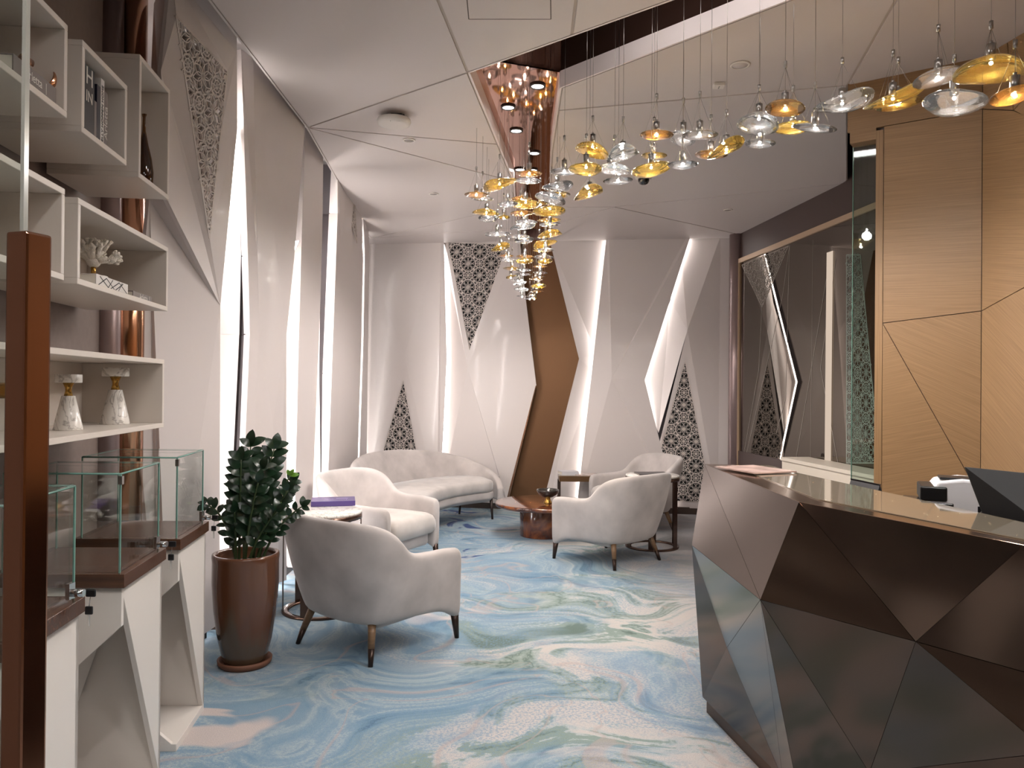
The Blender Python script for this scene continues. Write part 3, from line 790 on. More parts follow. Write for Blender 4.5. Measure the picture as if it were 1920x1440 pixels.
wpanel([along(0, s2.z), along(0, 0), along(far, 0), along(far, s2.z + .35)], WN2, wallw2, .7)
wpanel([along(far, 0), along(6.9, 0), along(6.9, CEIL + .1), along(far, CEIL + .1)], WN2, wallw2, .1)
# shell behind the camera
struct('wall_rear', bx(-2.4, 3.6, -4.1, -4.0, -.05, 3.9), mat('rear_wall', srgb(104, 92, 84), rough=.6))
struct('wall_outer', bx(3.5, 3.6, -4.0, 10.4, -.05, 3.9), M_BROWN)

# ---- ceiling ---------------------------------------------------------
def cz(px, py): p = onz(px, py, CEIL); p.z = CEIL; return p
O1, E0, N1_ = cz(877, 136), cz(1072, 66), cz(1257, 0)
F0, F1 = cz(1053, 165), cz(1484, 0)
nd = (N1_ - O1).normalized(); fd = (F1 - F0).normalized()
def to_x(p, d, x): return p + d * ((x - p.x) / d.x)
Nend = to_x(O1, nd, 2.47); Fend = to_x(F0, fd, 2.47)
L1, L2 = cz(962, 340), cz(970, 453); R1_, R2_ = cz(1035, 285), cz(1030, 453)
E0 = O1 + nd * ((E0 - O1).dot(nd))
# far edge runs into the back wall
def to_y(p, d, y): return p + d * ((y - p.y) / d.y)
YN = -4.0; XL = -1.372
a_ = cz(577, 239); b_ = cz(695, 447)
lnear = Vector((XL, YN, CEIL))
dl = cz(821, 0) - O1; Dend = to_y(O1, dl, YN)
de = cz(1080, 0) - E0; Eend = to_y(E0, de, YN)
rnear = Vector((2.75, YN, CEIL))
bl = BW0 - BDIR * .35; bl.z = CEIL; br = BW1 + BDIR * .35; br.z = CEIL
mwN = Vector((2.86, 6.62, CEIL)); G0 = cz(1589, 160); G1 = cz(1680, 0)
gd = (G1 - G0)
# crossing of the seam g with the far edge of the opening
den = fd.x * gd.y - fd.y * gd.x; tt = ((G0.x - F0.x) * gd.y - (G0.y - F0.y) * gd.x) / den
GI = F0 + fd * tt
def on_edge(a, b, py):  # point of an opening edge seen in image row py
    lo, hi = 0.0, 1.0
    return a + (b - a) * py
pb1 = O1 + (L1 - O1) * .56
q207 = F0 + (R1_ - F0) * .30
q359 = R1_ + (R2_ - R1_) * .50; q405 = R1_ + (R2_ - R1_) * .74
s365 = L1 + (L2 - L1) * .34; s410 = L1 + (L2 - L1) * .71
X0 = cz(1152, 388)
lw = BW0 - BDIR * .05; lw.z = CEIL
CP = [
    [lnear, a_, O1, Dend], [O1, E0, Eend, Dend], [E0, Nend, Vector((2.75, Nend.y, CEIL)), rnear, Eend],
    [a_, pb1, O1], [a_, L1, pb1], [a_, b_, s365, L1], [b_, s410, s365], [b_, bl, Vector((L2.x, bl.y + (L2.x - bl.x) * BDIR.y / BDIR.x, CEIL)), L2, s410],
    [F0, q207, G0, GI], [G0, WB + Vector((0, .12, 0)), Vector((2.75, WB.y, CEIL)), Vector((2.75, Fend.y, CEIL)), Fend, GI],
    [q207, R1_, q359, X0, mwN + Vector((-.0, .1, 0)), mwN, G0], [q359, q405, X0], [q405, R2_, Vector((R2_.x, br.y + (R2_.x - br.x) * BDIR.y / BDIR.x, CEIL)), br, X0],
    [X0, br, mwN + Vector((.0, .1, 0))],
]
bm = B()
for pl in CP:
    v0 = [bm.verts.new(Vector((p.x, p.y, CEIL + .007))) for p in pl]; bm.faces.new(v0)
    v1 = [bm.verts.new(Vector((p.x, p.y, CEIL + .05))) for p in pl]; bm.faces.new(v1)
    for i in range(len(pl)): bm.faces.new((v0[i], v0[(i + 1) % len(pl)], v1[(i + 1) % len(pl)], v1[i]))
ceiling = struct('ceiling', bm, M_GROOVE)
for pl in CP:
    obj('ceiling_panel', prism(B(), [Vector((p.x, p.y, CEIL)) for p in shrink(pl, .0085)], Vector((0, 0, .02))), M_CEIL, ceiling)
# edge of the ceiling over the left wall (thin lip) 
obj('ceiling_lip', prism(B(), [lnear, a_, a_ + Vector((-.012, 0, 0)), lnear + Vector((-.012, 0, 0))], Vector((0, 0, .16))), M_CEIL, ceiling)
obj('ceiling_lip', prism(B(), [a_, b_, b_ + Vector((-.012, 0, 0)), a_ + Vector((-.012, 0, 0))], Vector((0, 0, .16))), M_CEIL, ceiling)
# access hatch, drawn by its fine gap
h = [cz(872, -40), cz(1032, -40), cz(1033, 36), cz(879, 36)]
M_LINE = mat('dark_gap', srgb(86, 76, 70), rough=.8)
hb = B()
for a, b in zip(h, h[1:] + h[:1]):
    d = (b - a).normalized(); s_ = Vector((-d.y, d.x, 0)) * .0025
    prism(hb, [a - s_ - Vector((0, 0, .0006)), a + s_ - Vector((0, 0, .0006)), b + s_ - Vector((0, 0, .0006)), b - s_ - Vector((0, 0, .0006))], Vector((0, 0, .0005)))
obj('access_hatch_gap', hb, M_LINE, ceiling)
# recess of the chandelier: white lip, dark sides, rose mirror on top
RH = CEIL + .62; VZ = CEIL + .10
op = [O1, Nend, Fend, F0, R1_, R2_, R2_ + Vector((0, .25, 0)), L2 + Vector((0, .25, 0)), L2, L1]
M_WLIP = mat('white_lip', srgb(232, 220, 218), rough=.3)
M_RDARK = mat('recess_brown', srgb(60, 42, 36), rough=.25, metal=.3)
area = sum(op[i].x * op[(i + 1) % len(op)].y - op[(i + 1) % len(op)].x * op[i].y for i in range(len(op)))
for i in range(len(op)):
    a, b = op[i], op[(i + 1) % len(op)]
    if i in (1,): continue
    inn = Vector((-(b - a).y, (b - a).x, 0)).normalized() * (.012 if area > 0 else -.012)
    obj('recess_lip', prism(B(), [a, b, b + Vector((0, 0, .10)), a + Vector((0, 0, .10))], inn), M_WLIP, ceiling)
    if i > 2: continue
    rose = False
    obj('recess_side', prism(B(), [a + Vector((0, 0, .10)), b + Vector((0, 0, .10)), b + Vector((0, 0, .64)), a + Vector((0, 0, .64))], inn * .5), M_ROSE if rose else M_RDARK, ceiling)
inn0 = Vector((-nd.y, nd.x, 0)) * (1 if area > 0 else -1)
led([O1 + nd * .75 + inn0 * .016 + Vector((0, 0, .03)), Nend + inn0 * .016 + Vector((0, 0, .03))], .04, ceiling, (0, 0, 1))
obj('mirror_soffit', prism(B(), [Vector((p.x, p.y, VZ)) for p in [O1, F0, R1_, R2_, R2_ + Vector((0, .25, 0)), L2 + Vector((0, .25, 0)), L2, L1]], Vector((0, 0, .02))), M_ROSE, ceiling)
obj('mirror_cheek', prism(B(), [Vector((p.x, p.y, z_)) for p, z_ in ((O1, VZ), (F0, VZ), (F0, RH), (O1, RH))], Vector((0, .02, 0))), M_ROSE, ceiling)
obj('recess_top', prism(B(), [Vector((p.x, p.y, RH)) for p in [O1, Nend, Fend, F0]], Vector((0, 0, .02))), M_RDARK, ceiling)
obj('upper_slab', bx(-2.45, 3.6, -4.1, 10.5, 4.0, 4.1), M_CEIL, ceiling)
# ================================================================== SHELVES
def shpx(px, py):   # point of the shelf front plane
    return onplane(px, py, shx(0), SH_N)
def shpt(y, z, d=0.0):
    p = shx(y, d); p.z = z; return p
def Yd(px, d): return onplane(px, 700, shx(0, d), SH_N).y
def shelf_box(label, y0, y1, z0, z1, dep=.34, t=.02):
    s = thing('shelf_box', label, 'shelf', shpt((y0 + y1) / 2, z0, dep / 2), group='open box shelves on the left wall')
    def plate(name, ya, yb, za, zb, da, db, m=M_SHELF):
        ps = [shpt(ya, za, da), shpt(yb, za, da), shpt(yb, zb, da), shpt(ya, zb, da)]
        return obj(name, prism(B(), ps, -SH_N * (db - da)), m, s, world=True, bevel=.0015, seg=1)
    plate('bottom_board', y0, y1, z0, z0 + t, 0, dep); plate('top_board', y0, y1, z1 - t, z1, 0, dep)
    plate('side_board', y0, y0 + t, z0 + t, z1 - t, 0, dep); plate('side_board', y1 - t, y1, z0 + t, z1 - t, 0, dep)
    plate('back_board', y0 + t, y1 - t, z0 + t, z1 - t, dep - .012, dep)
    return s
def Yof(px): return shpx(px, 700).y
zof = lambda px, py: shpx(px, py).z
SA = (Yof(120) - .95, Yof(120), zof(119, 217), zof(119, 39))
SB = (Yof(148), Yof(233), zof(232, 307), zof(233, 155))
SCc = (Yof(256), Yof(313), zof(313, 372), zof(313, 162))
SD = (Yof(118) - .9, Yof(118), zof(116, 525), zof(118, 352))
SE = (Yof(143), Yof(313), zof(312, 583), zof(313, 463))
SF = (Yof(308) - 1.75, Yof(308), zof(308, 801), zof(308, 674))
shelf_box('cream box shelf at top left holding a copper ribbon sculpture', *SA)
shelf_box('cream box shelf holding upright books', *SB)
shelf_box('tall cream box shelf holding a slim amber bottle', *SCc)
shelf_box('empty-looking cream box shelf left of the coral shelf', *SD)
shelf_box('wide cream box shelf holding white coral and two books', *SE)
shelf_box('long low cream shelf holding two marble candle holders', *SF)

M_PAGE = mat('paper_pages', srgb(226, 218, 204), rough=.8)
M_BKBLACK = mat('black_cover', srgb(26, 26, 32), rough=.4)
M_BKWHITE = mat('white_cover', srgb(214, 208, 202), rough=.45)
M_BKGREY = mat('grey_cover', srgb(120, 110, 106), rough=.5)
M_INK = mat('black_ink', srgb(30, 28, 28), rough=.6)
M_WINK = mat('white_ink', srgb(214, 208, 200), rough=.6)
def upright_book(label, y, z, th, h, dep, cover, d0=.03, group='upright books on the box shelf'):
    """spine towards the room"""
    b = thing('book', label, 'book', shpt(y, z, d0 + dep / 2), group=group)
    def pl(name, ya, yb, za, zb, da, db, m):
        ps = [shpt(ya, za, da), shpt(yb, za, da), shpt(yb, zb, da), shpt(ya, zb, da)]
        return obj(name, prism(B(), ps, -SH_N * (db - da)), m, b, world=True)
    pl('spine', y - th / 2, y + th / 2, z, z + h, d0, d0 + .003, cover)
    pl('cover', y - th / 2, y - th / 2 + .003, z, z + h, d0 + .003, d0 + dep, cover); pl('cover', y + th / 2 - .003, y + th / 2, z, z + h, d0 + .003, d0 + dep, cover)
    pl('pages', y - th / 2 + .003, y + th / 2 - .003, z + .004, z + h - .004, d0 + .004, d0 + dep - .004, M_PAGE)
    return b
def flat_book(label, c, z, ln, dep, th, cover, ang=0.0, group=None, spine_m=None, name='book'):
    """lying book, spine towards the local -y side, turned by ang about the vertical"""
    b = thing(name, label, 'book' if name == 'book' else name.replace('_', ' '), (c[0], c[1], z), ang, group)
    obj('cover', bx(-ln / 2, ln / 2, -dep / 2, dep / 2, th - .003, th), cover, b); obj('cover', bx(-ln / 2, ln / 2, -dep / 2, dep / 2, 0, .003), cover, b)
    obj('spine', bx(-ln / 2, ln / 2, -dep / 2, -dep / 2 + .003, .003, th - .003), spine_m or cover, b)
    obj('pages', bx(-ln / 2 + .004, ln / 2 - .004, -dep / 2 + .003, dep / 2 - .004, .003, th - .003), M_PAGE, b)
    return b
SHANG = math.atan2(SH_DIR.y, SH_DIR.x)
zb = SB[2] + .021
yb = Yd(152, .03)
hB = SB[3] - SB[2] - .04
spec = [(.085, .92, M_BKBLACK, 'thick black book with large white capitals on its spine', [('H', .085, .78), ('IN', .055, .52)], None),
        (.018, .55, M_BKGREY, 'low grey book beside the thick black one', [], None),
        (.030, .80, mat('navy_cover', srgb(24, 24, 40), rough=.4), 'dark navy book between black and white spines', [], None),
        (.030, .93, M_BKWHITE, 'white upright book with black capitals along its spine', [], ('KELLY HOPPEN HOME', .0215, M_INK)),
        (.026, .80, M_BKGREY, 'grey upright book with pale rounded letters along its spine', [], ('Arletta', .042, M_WINK))]
y = yb
for th, hf, m_, lab, caps, spine in spec:
    b = upright_book(lab, y + th / 2, zb, th, hB * hf, .2, m_)
    if spine:
        lettering(spine[0], spine[1], shpt(y + th / 2, zb + hB * hf * .47, .0292), (0, 0, 1), -SH_DIR, spine[2], b)
    for s_, sz, k in caps:
        lettering(s_, sz, shpt(y + th / 2, zb + hB * k, .0292), SH_DIR, (0, 0, 1), M_WINK, b)
    y += th + .002
# lying book and ribbon sculpture in the top left shelf
ya = Yd(100, .004) - .125; za = SA[2] + .0205
bk = flat_book('lying grey book with pale letters under the copper ribbon sculpture', shx(ya, .1), za, .25, .19, .048, M_BKGREY, SHANG)
def letter_local(parent, s, size, loc, m, wt=0.0):
    me = text_mesh(s, size, wt); o = obj('lettering', me, m, parent)
    M = Matrix(((1, 0, 0, loc[0]), (0, 0, -1, loc[1]), (0, 1, 0, loc[2]), (0, 0, 0, 1))); o.matrix_local = M; return o
letter_local(bk, 'Arletta  |', .036, (.0, -.0957, .024), M_WINK)
rs = thing('ribbon_sculpture', 'coiled copper ribbon sculpture lying on a grey book', 'sculpture', shpt(Yd(66, .06), za + .0485, .065))
bm = B(); secs = []
for i in range(40):
    t = i / 39; a = t * 2.2 * PI; r = .03 + .012 * t
    c = Vector((r * math.cos(a) * .9, -.08 + .14 * t, .036 + r * math.sin(a)))
    w_ = .022
    n_ = Vector((math.cos(a), 0, math.sin(a)))
    secs.append([c + Vector((0, -w_, 0)) + n_ * .0015, c + Vector((0, w_, 0)) + n_ * .0015, c + Vector((0, w_, 0)) - n_ * .0015, c + Vector((0, -w_, 0)) - n_ * .0015])
zmin = min(p.z for s_ in secs for p in s_)
secs = [[p - Vector((0, 0, zmin)) for p in s_] for s_ in secs]
obj('ribbon', loft(bm, secs), M_COPPER, rs, smooth=True)
# slim amber bottle
M_AMBERG = thin_glass('amber_bottle_glass', (.50, .30, .10, 1), base=.03, edge=(.10, .05, .02, 1))
zc = SCc[2] + .0205; yc = max(Yd(268, .10), SCc[0] + .066)
bo = thing('bottle', 'slim dark amber glass bottle with long neck in the tall shelf', 'bottle', shpt(yc, zc, .10))
obj('bottle_glass', lathe(B(), [(0, 0), (.030, 0), (.040, .03), (.042, .09), (.034, .15), (.02, .21), (.010, .27), (.009, .33), (.013, .345), (.007, .345), (.006, .27), (.016, .2), (.03, .14), (.037, .08), (.034, .02), (0, .012)], 28), M_AMBERG, bo)
# coral
M_CORAL = mat('coral_white', srgb(232, 222, 208), rough=.8, bump=.6, bscale=160)
M_BRASS = mat('brass', srgb(178, 138, 72), rough=.25, metal=1)
M_MARBLE = mat('white_marble', srgb(226, 220, 212), rough=.25, noise=.12, nscale=7)
def marble(name, scale):
    if name in MATS: return MATS[name]
    mt = D.materials.new(name); mt.use_nodes = True; nt = mt.node_tree; b = nt.nodes['Principled BSDF']
    tc = nt.nodes.new('ShaderNodeTexCoord'); n = nt.nodes.new('ShaderNodeTexNoise'); n.inputs['Scale'].default_value = scale; n.inputs['Detail'].default_value = 7; n.inputs['Distortion'].default_value = 1.6
    r = nt.nodes.new('ShaderNodeValToRGB'); e = r.color_ramp.elements
    e[0].position = .40; e[0].color = srgb(228, 222, 214); e[1].position = .60; e[1].color = srgb(228, 222, 214)
    x = e.new(.49); x.color = srgb(168, 160, 152); x = e.new(.46); x.color = srgb(222, 216, 208); x = e.new(.52); x.color = srgb(224, 218, 210)
    nt.links.new(tc.outputs['Object'], n.inputs['Vector']); nt.links.new(n.outputs['Fac'], r.inputs[0]); nt.links.new(r.outputs[0], b.inputs['Base Color'])
    b.inputs['Roughness'].default_value = .22; MATS[name] = mt; return mt
M_MARBLE = marble('veined_marble', 9)
ze = SE[2] + .0205
yco = Yd(176, .12)
bk = flat_book('lying white book with bold black line pattern under the coral', shx(Yd(185, .08), .13), ze, .30, .20, .045, M_BKWHITE, SHANG)
pat = B()
for pts in ([(-.14, .004), (-.06, .04), (.02, .006), (.10, .04)], [(-.12, .04), (-.03, .004), (.06, .04), (.14, .008)], [(-.05, .004), (.0, .042)], [(.05, .004), (.09, .042)]):
    for (x0, z0), (x1, z1) in zip(pts, pts[1:]):
        d = Vector((x1 - x0, 0, z1 - z0)).normalized(); s_ = Vector((-d.z, 0, d.x)) * .002
        quad(pat, Vector((x0, -.1005, z0)) - s_, Vector((x0, -.1005, z0)) + s_, Vector((x1, -.1005, z1)) + s_, Vector((x1, -.1005, z1)) - s_)
obj('printed_lines', pat, M_INK, bk)
bk2 = flat_book('lying taupe book with pale letters beside the patterned book', shx(min(Yd(258, .06), SE[1] - .14), .13), ze, .22, .18, .032, M_BKGREY, SHANG)
letter_local(bk2, 'Arletta  |', .034, (.02, -.0907, .016), M_WINK)
cr = thing('coral_ornament', 'white branching coral on a round stand in the wide shelf', 'ornament', shpt(yco, ze + .0455, .12))
obj('stand', lathe(B(), [(0, 0), (.05, 0), (.05, .018), (0, .018)], 32), M_MARBLE, cr, bevel=.002)
obj('stem', cyl(B(), (0, 0, .018), (0, 0, .055), .009), M_BRASS, cr)
random.seed(11)
bm = B()
bmesh.ops.create_icosphere(bm, subdivisions=2, radius=.035, matrix=Matrix.Translation((0, 0, .075)))
def branch(p, d, r, ln, lev):
    q = p + d * ln; mid = p + d * ln * .5 + Vector((random.uniform(-1, 1), random.uniform(-1, 1), random.uniform(-1, 1))) * .006
    tube(bm, [p, mid, q], r, 7, r * .72)
    bmesh.ops.create_icosphere(bm, subdivisions=1, radius=r * .82, matrix=Matrix.Translation(q))
    if lev:
        for _ in range(3):
            dd = (d + Vector((random.uniform(-1, 1), random.uniform(-1, 1), random.uniform(-.3, .9))) * .75).normalized(); branch(q, dd, r * .74, ln * .66, lev - 1)
for i in range(13):
    a = i * 2.4; e_ = .15 + .85 * ((i * .37) % 1)
    d = Vector((math.cos(a) * math.cos(e_), math.sin(a) * math.cos(e_), math.sin(e_)))
    branch(Vector((0, 0, .075)) + d * .02, d, .017, .06, 2)
bmesh.ops.transform(bm, matrix=Matrix.Diagonal((.72, .74, .66, 1)), verts=bm.verts)
zl = min(v.co.z for v in bm.verts)
bmesh.ops.translate(bm, verts=bm.verts, vec=(0, 0, max(0, .048 - zl)))
obj('coral', bm, M_CORAL, cr, smooth=True)
# candle holders
zf = SF[2] + .0205
def candle(label, px, py_top, py_bot):
    y = Yd(px, .15); sc_ = (onplane(px, py_top, shx(0, .15), SH_N).z - zf) / .27
    c = thing('candle_holder', label, 'candle holder', shpt(y, zf, .15), group='marble candle holders on the low shelf')
    S = lambda pr: [(r * sc_, z * sc_) for r, z in pr]
    obj('cone', lathe(B(), S([(0, 0), (.066, 0), (.066, .003), (.030, .165), (0, .165)]), 40), M_MARBLE, c)
    obj('collar', lathe(B(), S([(0, .165), (.020, .165), (.014, .19), (.015, .205), (.026, .229), (0, .229)]), 32), M_BRASS, c)
    obj('dish', lathe(B(), S([(0, .229), (.058, .229), (.060, .231), (.060, .268), (.058, .27), (0, .262)]), 40), M_MARBLE, c)
    return c
candle('shorter marble cone candle holder with brass collar, nearer the copper post', 133, 702, 808)
candle('taller marble cone candle holder with brass collar, farther from the copper post', 220, 690, 797)

# ================================================================== DISPLAY CABINETS
M_CGLASS = thin_glass('case_glass', (.975, .985, .98, 1), base=.0, ior=1.28)
M_CEDGE = mat('case_glass_edge', srgb(110, 150, 138), rough=.15)
M_WENGE = wood('dark_walnut', srgb(62, 40, 30), srgb(92, 60, 42), axis='Z', rough=.25)
M_CHROME = mat('chrome', srgb(200, 200, 200), rough=.15, metal=1)
M_PLASTIC = mat('black_plastic', srgb(22, 22, 24), rough=.35)
M_PED = mat('pedestal_white', srgb(222, 214, 206), rough=.35)
def cabinet(label, corner, W=.41, Dp=.41, zt=.855, gh=.33):
    """corner: the near right corner at the floor; wall direction SH_DIR"""
    c = thing('display_cabinet', label, 'display cabinet', (corner[0], corner[1], 0), group='glass display cabinets on angular pedestals')
    ex = Vector((-1, -.02, 0)).normalized(); ey = SH_DIR.copy()
    def pt(a, b, z): return ex * a + ey * b + Vector((0, 0, z))     # a: away from the aisle, b: along the wall
    def plate(name, pts, bk, m=M_PED): return obj(name, prism(B(), pts, bk), m, c, bevel=.001, seg=1)
    T = .02
    # pedestal: base, top, back, wall side, leaning aisle wedge, folded front plates
    plate('base_plate', [pt(0, 0, 0), pt(W, 0, 0), pt(W, Dp, 0), pt(0, Dp, 0)], (0, 0, .03))
    plate('neck_plate', [pt(.0, .0, zt - .05), pt(W, .0, zt - .05), pt(W, Dp, zt - .05), pt(.0, Dp, zt - .05)], (0, 0, .02))
    plate('aisle_panel', [pt(0, .0, zt - .03), pt(0, Dp, zt - .03), pt(0, Dp, .03), pt(0, Dp - .02, .03)], ex * T)
    plate('rear_panel', [pt(0, Dp, zt - .03), pt(W, Dp, zt - .03), pt(W, Dp, .03), pt(0, Dp, .03)], -ey * T)
    plate('wall_panel', [pt(W, 0, zt - .03), pt(W, Dp, zt - .03), pt(W, Dp, .03), pt(W, 0, .03)], -ex * T)
    plate('front_panel', [pt(0, 0, zt - .03), pt(W, 0, zt - .03), pt(W, 0, zt - .52), pt(W * .42, 0, zt - .32), pt(0.0, 0, zt - .16)], ey * T)
    plate('front_foot', [pt(.02, 0, .03), pt(W, 0, .03), pt(W, 0, .36)], ey * T)
    plate('inner_fold', [pt(W * .95, .03, zt - .05), pt(W * .30, Dp - .03, zt - .05), pt(W * .95, Dp - .03, .03)], ex * .012)
    # dark deck and glass box
    dk = .012
    plate('deck', [pt(-dk, -dk, zt - .03), pt(W + dk, -dk, zt - .03), pt(W + dk, Dp + dk, zt - .03), pt(-dk, Dp + dk, zt - .03)], (0, 0, .045), M_WENGE)
    z0 = zt + .015; z1 = z0 + gh; g = .006; i = .012
    gl = obj('glass_case', None or _case(pt, W, Dp, z0, z1, i, g), M_CGLASS, c)
    ed = B()
    for a in (i, W - i):
        for b in (i, Dp - i): box(ed, pt(a, b, (z0 + z1) / 2), (.005, .005, z1 - z0))
    for a, b, n_ in ((pt(i, i, z1), pt(W - i, i, z1), 0), (pt(i, Dp - i, z1), pt(W - i, Dp - i, z1), 0), (pt(i, i, z1), pt(i, Dp - i, z1), 0), (pt(W - i, i, z1), pt(W - i, Dp - i, z1), 0)):
        d = (b - a); 
        cyl(ed, a, b, .0035, n=6)
    obj('glass_edge', ed, M_CEDGE, gl)
    hb = B(); box(hb, pt(i - .002, i - .002, z1 - .02), (.014, .014, .028)); obj('clamp', hb, M_CHROME, c)
    # lock with key and spare key hanging
    lk = B(); lk_p = pt(-.002, Dp * .86, z0 + .028)
    cyl(lk, lk_p, lk_p - ex * .035, .011, n=18); box(lk, lk_p + Vector((0, 0, .006)) + ex * .004, (.012, .03, .045))
    lo = obj('lock', lk, M_CHROME, c)
    kb = B(); box(kb, lk_p - ex * .055, (.028, .008, .022)); obj('key_head', kb, M_PLASTIC, lo, bevel=.003)
    kb = B(); box(kb, lk_p - ex * .05 + Vector((0, 0, -.05)), (.022, .008, .024)); obj('key_head', kb, M_PLASTIC, lo, bevel=.003)
    kk_ = B(); box(kk_, lk_p - ex * .05 + Vector((0, 0, -.078)), (.006, .002, .034)); obj('key_blade', kk_, M_CHROME, lo)
    kk_ = B(); cyl(kk_, lk_p - ex * .05 + Vector((0, 0, -.04)), lk_p - ex * .055, .001, n=6); obj('key_ring', kk_, M_CHROME, lo)
    return c
def _case(pt, W, Dp, z0, z1, i, g):
    bm = B()
    def pane(a, b, c_, d, off):
        prism(bm, [a, b, c_, d], off)
    pane(pt(i, i, z0), pt(W - i, i, z0), pt(W - i, i, z1), pt(i, i, z1), Vector((0, g, 0)))
    pane(pt(i, Dp - i, z0), pt(W - i, Dp - i, z0), pt(W - i, Dp - i, z1), pt(i, Dp - i, z1), Vector((0, -g, 0)))
    pane(pt(i, i, z0), pt(i, Dp - i, z0), pt(i, Dp - i, z1), pt(i, i, z1), Vector((-g, 0, 0)))
    pane(pt(W - i, i, z0), pt(W - i, Dp - i, z0), pt(W - i, Dp - i, z1), pt(W - i, i, z1), Vector((g, 0, 0)))
    pane(pt(i, i, z1), pt(W - i, i, z1), pt(W - i, Dp - i, z1), pt(i, Dp - i, z1), Vector((0, 0, g)))
    return bm
cabinet('glass display cabinet on white angular pedestal, farthest of three, beside the plant', (-1.36, 3.17))
cabinet('glass display cabinet on white angular pedestal, middle one of three', (-1.292, 2.575))
cabinet('glass display cabinet partly behind the copper post, nearest of three', (-1.222, 1.88))

# ================================================================== GLASS DOOR WITH PULL
gd_ = thing('glass_door', 'frameless glass door standing open with a tall copper pull at its edge', 'door', (-.72, 1.12, 0))
M_DGLASS = thin_glass('door_glass', (.90, .935, .92, 1), base=.03)
e0 = Vector((aty(40, 700, 1.12).x, 1.12, 0)); dd = Vector((-1, -.10, 0)).normalized(); nn = Vector((.1, -1, 0)).normalized()
pn = obj('pane', prism(B(), [e0 + Vector((0, 0, .01)), e0 + dd * .5 + Vector((0, 0, .01)), e0 + dd * .5 + Vector((0, 0, 2.9)), e0 + Vector((0, 0, 2.9))], -nn * .012), M_DGLASS, gd_, world=True)
obj('pane_edge', prism(B(), [e0 + Vector((.0005, 0, .01)), e0 + Vector((.0005, 0, 2.9)), e0 + Vector((.0005, 0, 2.9)) + dd * .005 - nn * .0, e0 + Vector((.0005, 0, .01)) + dd * .005], -nn * .0125), mat('door_glass_edge', srgb(150, 148, 140), rough=.2), pn, world=True)
M_POST = mat('post_copper', srgb(158, 118, 96), rough=.16, metal=1)
pc = aty(52, 700, 1.03); pw, pdp = .036, .040
rotp = Matrix.Rotation(math.radians(-18), 3, 'Z')
ph = B(); box(ph, (pc.x, pc.y, (1.70 + .55) / 2), (pw, pdp, 1.15), rotp)
pl = obj('pull_bar', ph, M_POST, gd_, world=True, bevel=.004)
ph = B(); cyl(ph, (pc.x, pc.y + .02, 1.49), (pc.x - .10, pc.y + .05, 1.49), .011); cyl(ph, (pc.x, pc.y + .02, .68), (pc.x - .1, pc.y + .05, .68), .011)
obj('standoff', ph, M_BRASS, gd_, world=True)

# ================================================================== ARMCHAIRS
def velvet(name, c):
    mt = mat(name, c, rough=.85, sheen=.4, noise=.17, nscale=4.5, bump=.08, bscale=500, spec=.2); return mt
M_VEL = velvet('grey_velvet', srgb(190, 181, 177))
M_VSEAT = velvet('grey_velvet_seat', srgb(198, 190, 185))
M_LEGW = wood('leg_wood', srgb(104, 78, 54), srgb(132, 102, 74), axis='X', rough=.4)
M_LEGD = mat('dark_ferrule', srgb(66, 52, 46), rough=.3, metal=.7)
def smooth_path(ctrl, n):
    """Catmull-Rom through ctrl (tuples), n samples"""
    out = []; k = len(ctrl) - 1
    P_ = [ctrl[0]] + list(ctrl) + [ctrl[-1]]
    for s in range(n):
        t = s / (n - 1) * k; i = min(int(t), k - 1); u = t - i
        a, b, c, d = P_[i], P_[i + 1], P_[i + 2], P_[i + 3]
        out.append(tuple(.5 * (2 * b[j] + (c[j] - a[j]) * u + (2 * a[j] - 5 * b[j] + 4 * c[j] - d[j]) * u * u + (3 * b[j] - a[j] - 3 * c[j] + d[j]) * u ** 3) for j in range(len(b))))
    return out
def shell(path, th=.08, close_r=.5):
    """upholstered shell: path of (x, y, z_bottom, z_top, lean, tuck); outward is to the right of travel"""
    n = len(path); secs = []
    for i, q in enumerate(path):
        x, y, zb_, zt_, lean, tuck = q
        a = path[max(i - 1, 0)]; b = path[min(i + 1, n - 1)]
        t = Vector((b[0] - a[0], b[1] - a[1], 0)).normalized(); o_ = Vector((-t.y, t.x, 0))
        h = zt_ - zb_; loop = []
        tt_ = th
        hs = [0, .04, .15, .35, .6, .82, .94, .985]
        for f in hs:
            out = tt_ / 2 + lean * f - tuck * (1 - f) ** 2
            if f == 0: out -= tt_ * .25
            if f > .97: out -= tt_ * .22
            loop.append(Vector((x, y, zb_ + h * f)) + o_ * out)
        loop.append(Vector((x, y, zt_)) + o_ * lean)
        for f in hs[::-1]:
            out = -tt_ / 2 + lean * f - tuck * (1 - f) ** 2
            if f == 0: out += tt_ * .25
            if f > .97: out += tt_ * .22
            loop.append(Vector((x, y, zb_ + h * f)) + o_ * out)
        secs.append(loop)
    # rounded ends
    def endcap(s, d):
        c = sum(s, Vector()) / len(s); res = []
        for k, e in ((.90, .012), (.62, .024)):
            res.append([c + (p - c) * Vector((1, 1, 1)).x * 1.0 * 1 if False else c + (p - c) * k + d * e for p in s])
        return res
    d0 = (Vector(path[0][:2] + (0,)) - Vector(path[1][:2] + (0,))).normalized(); d1 = (Vector(path[-1][:2] + (0,)) - Vector(path[-2][:2] + (0,))).normalized()
    secs = endcap(secs[0], d0)[::-1] + secs + endcap(secs[-1], d1)
    return loft(B(), secs)
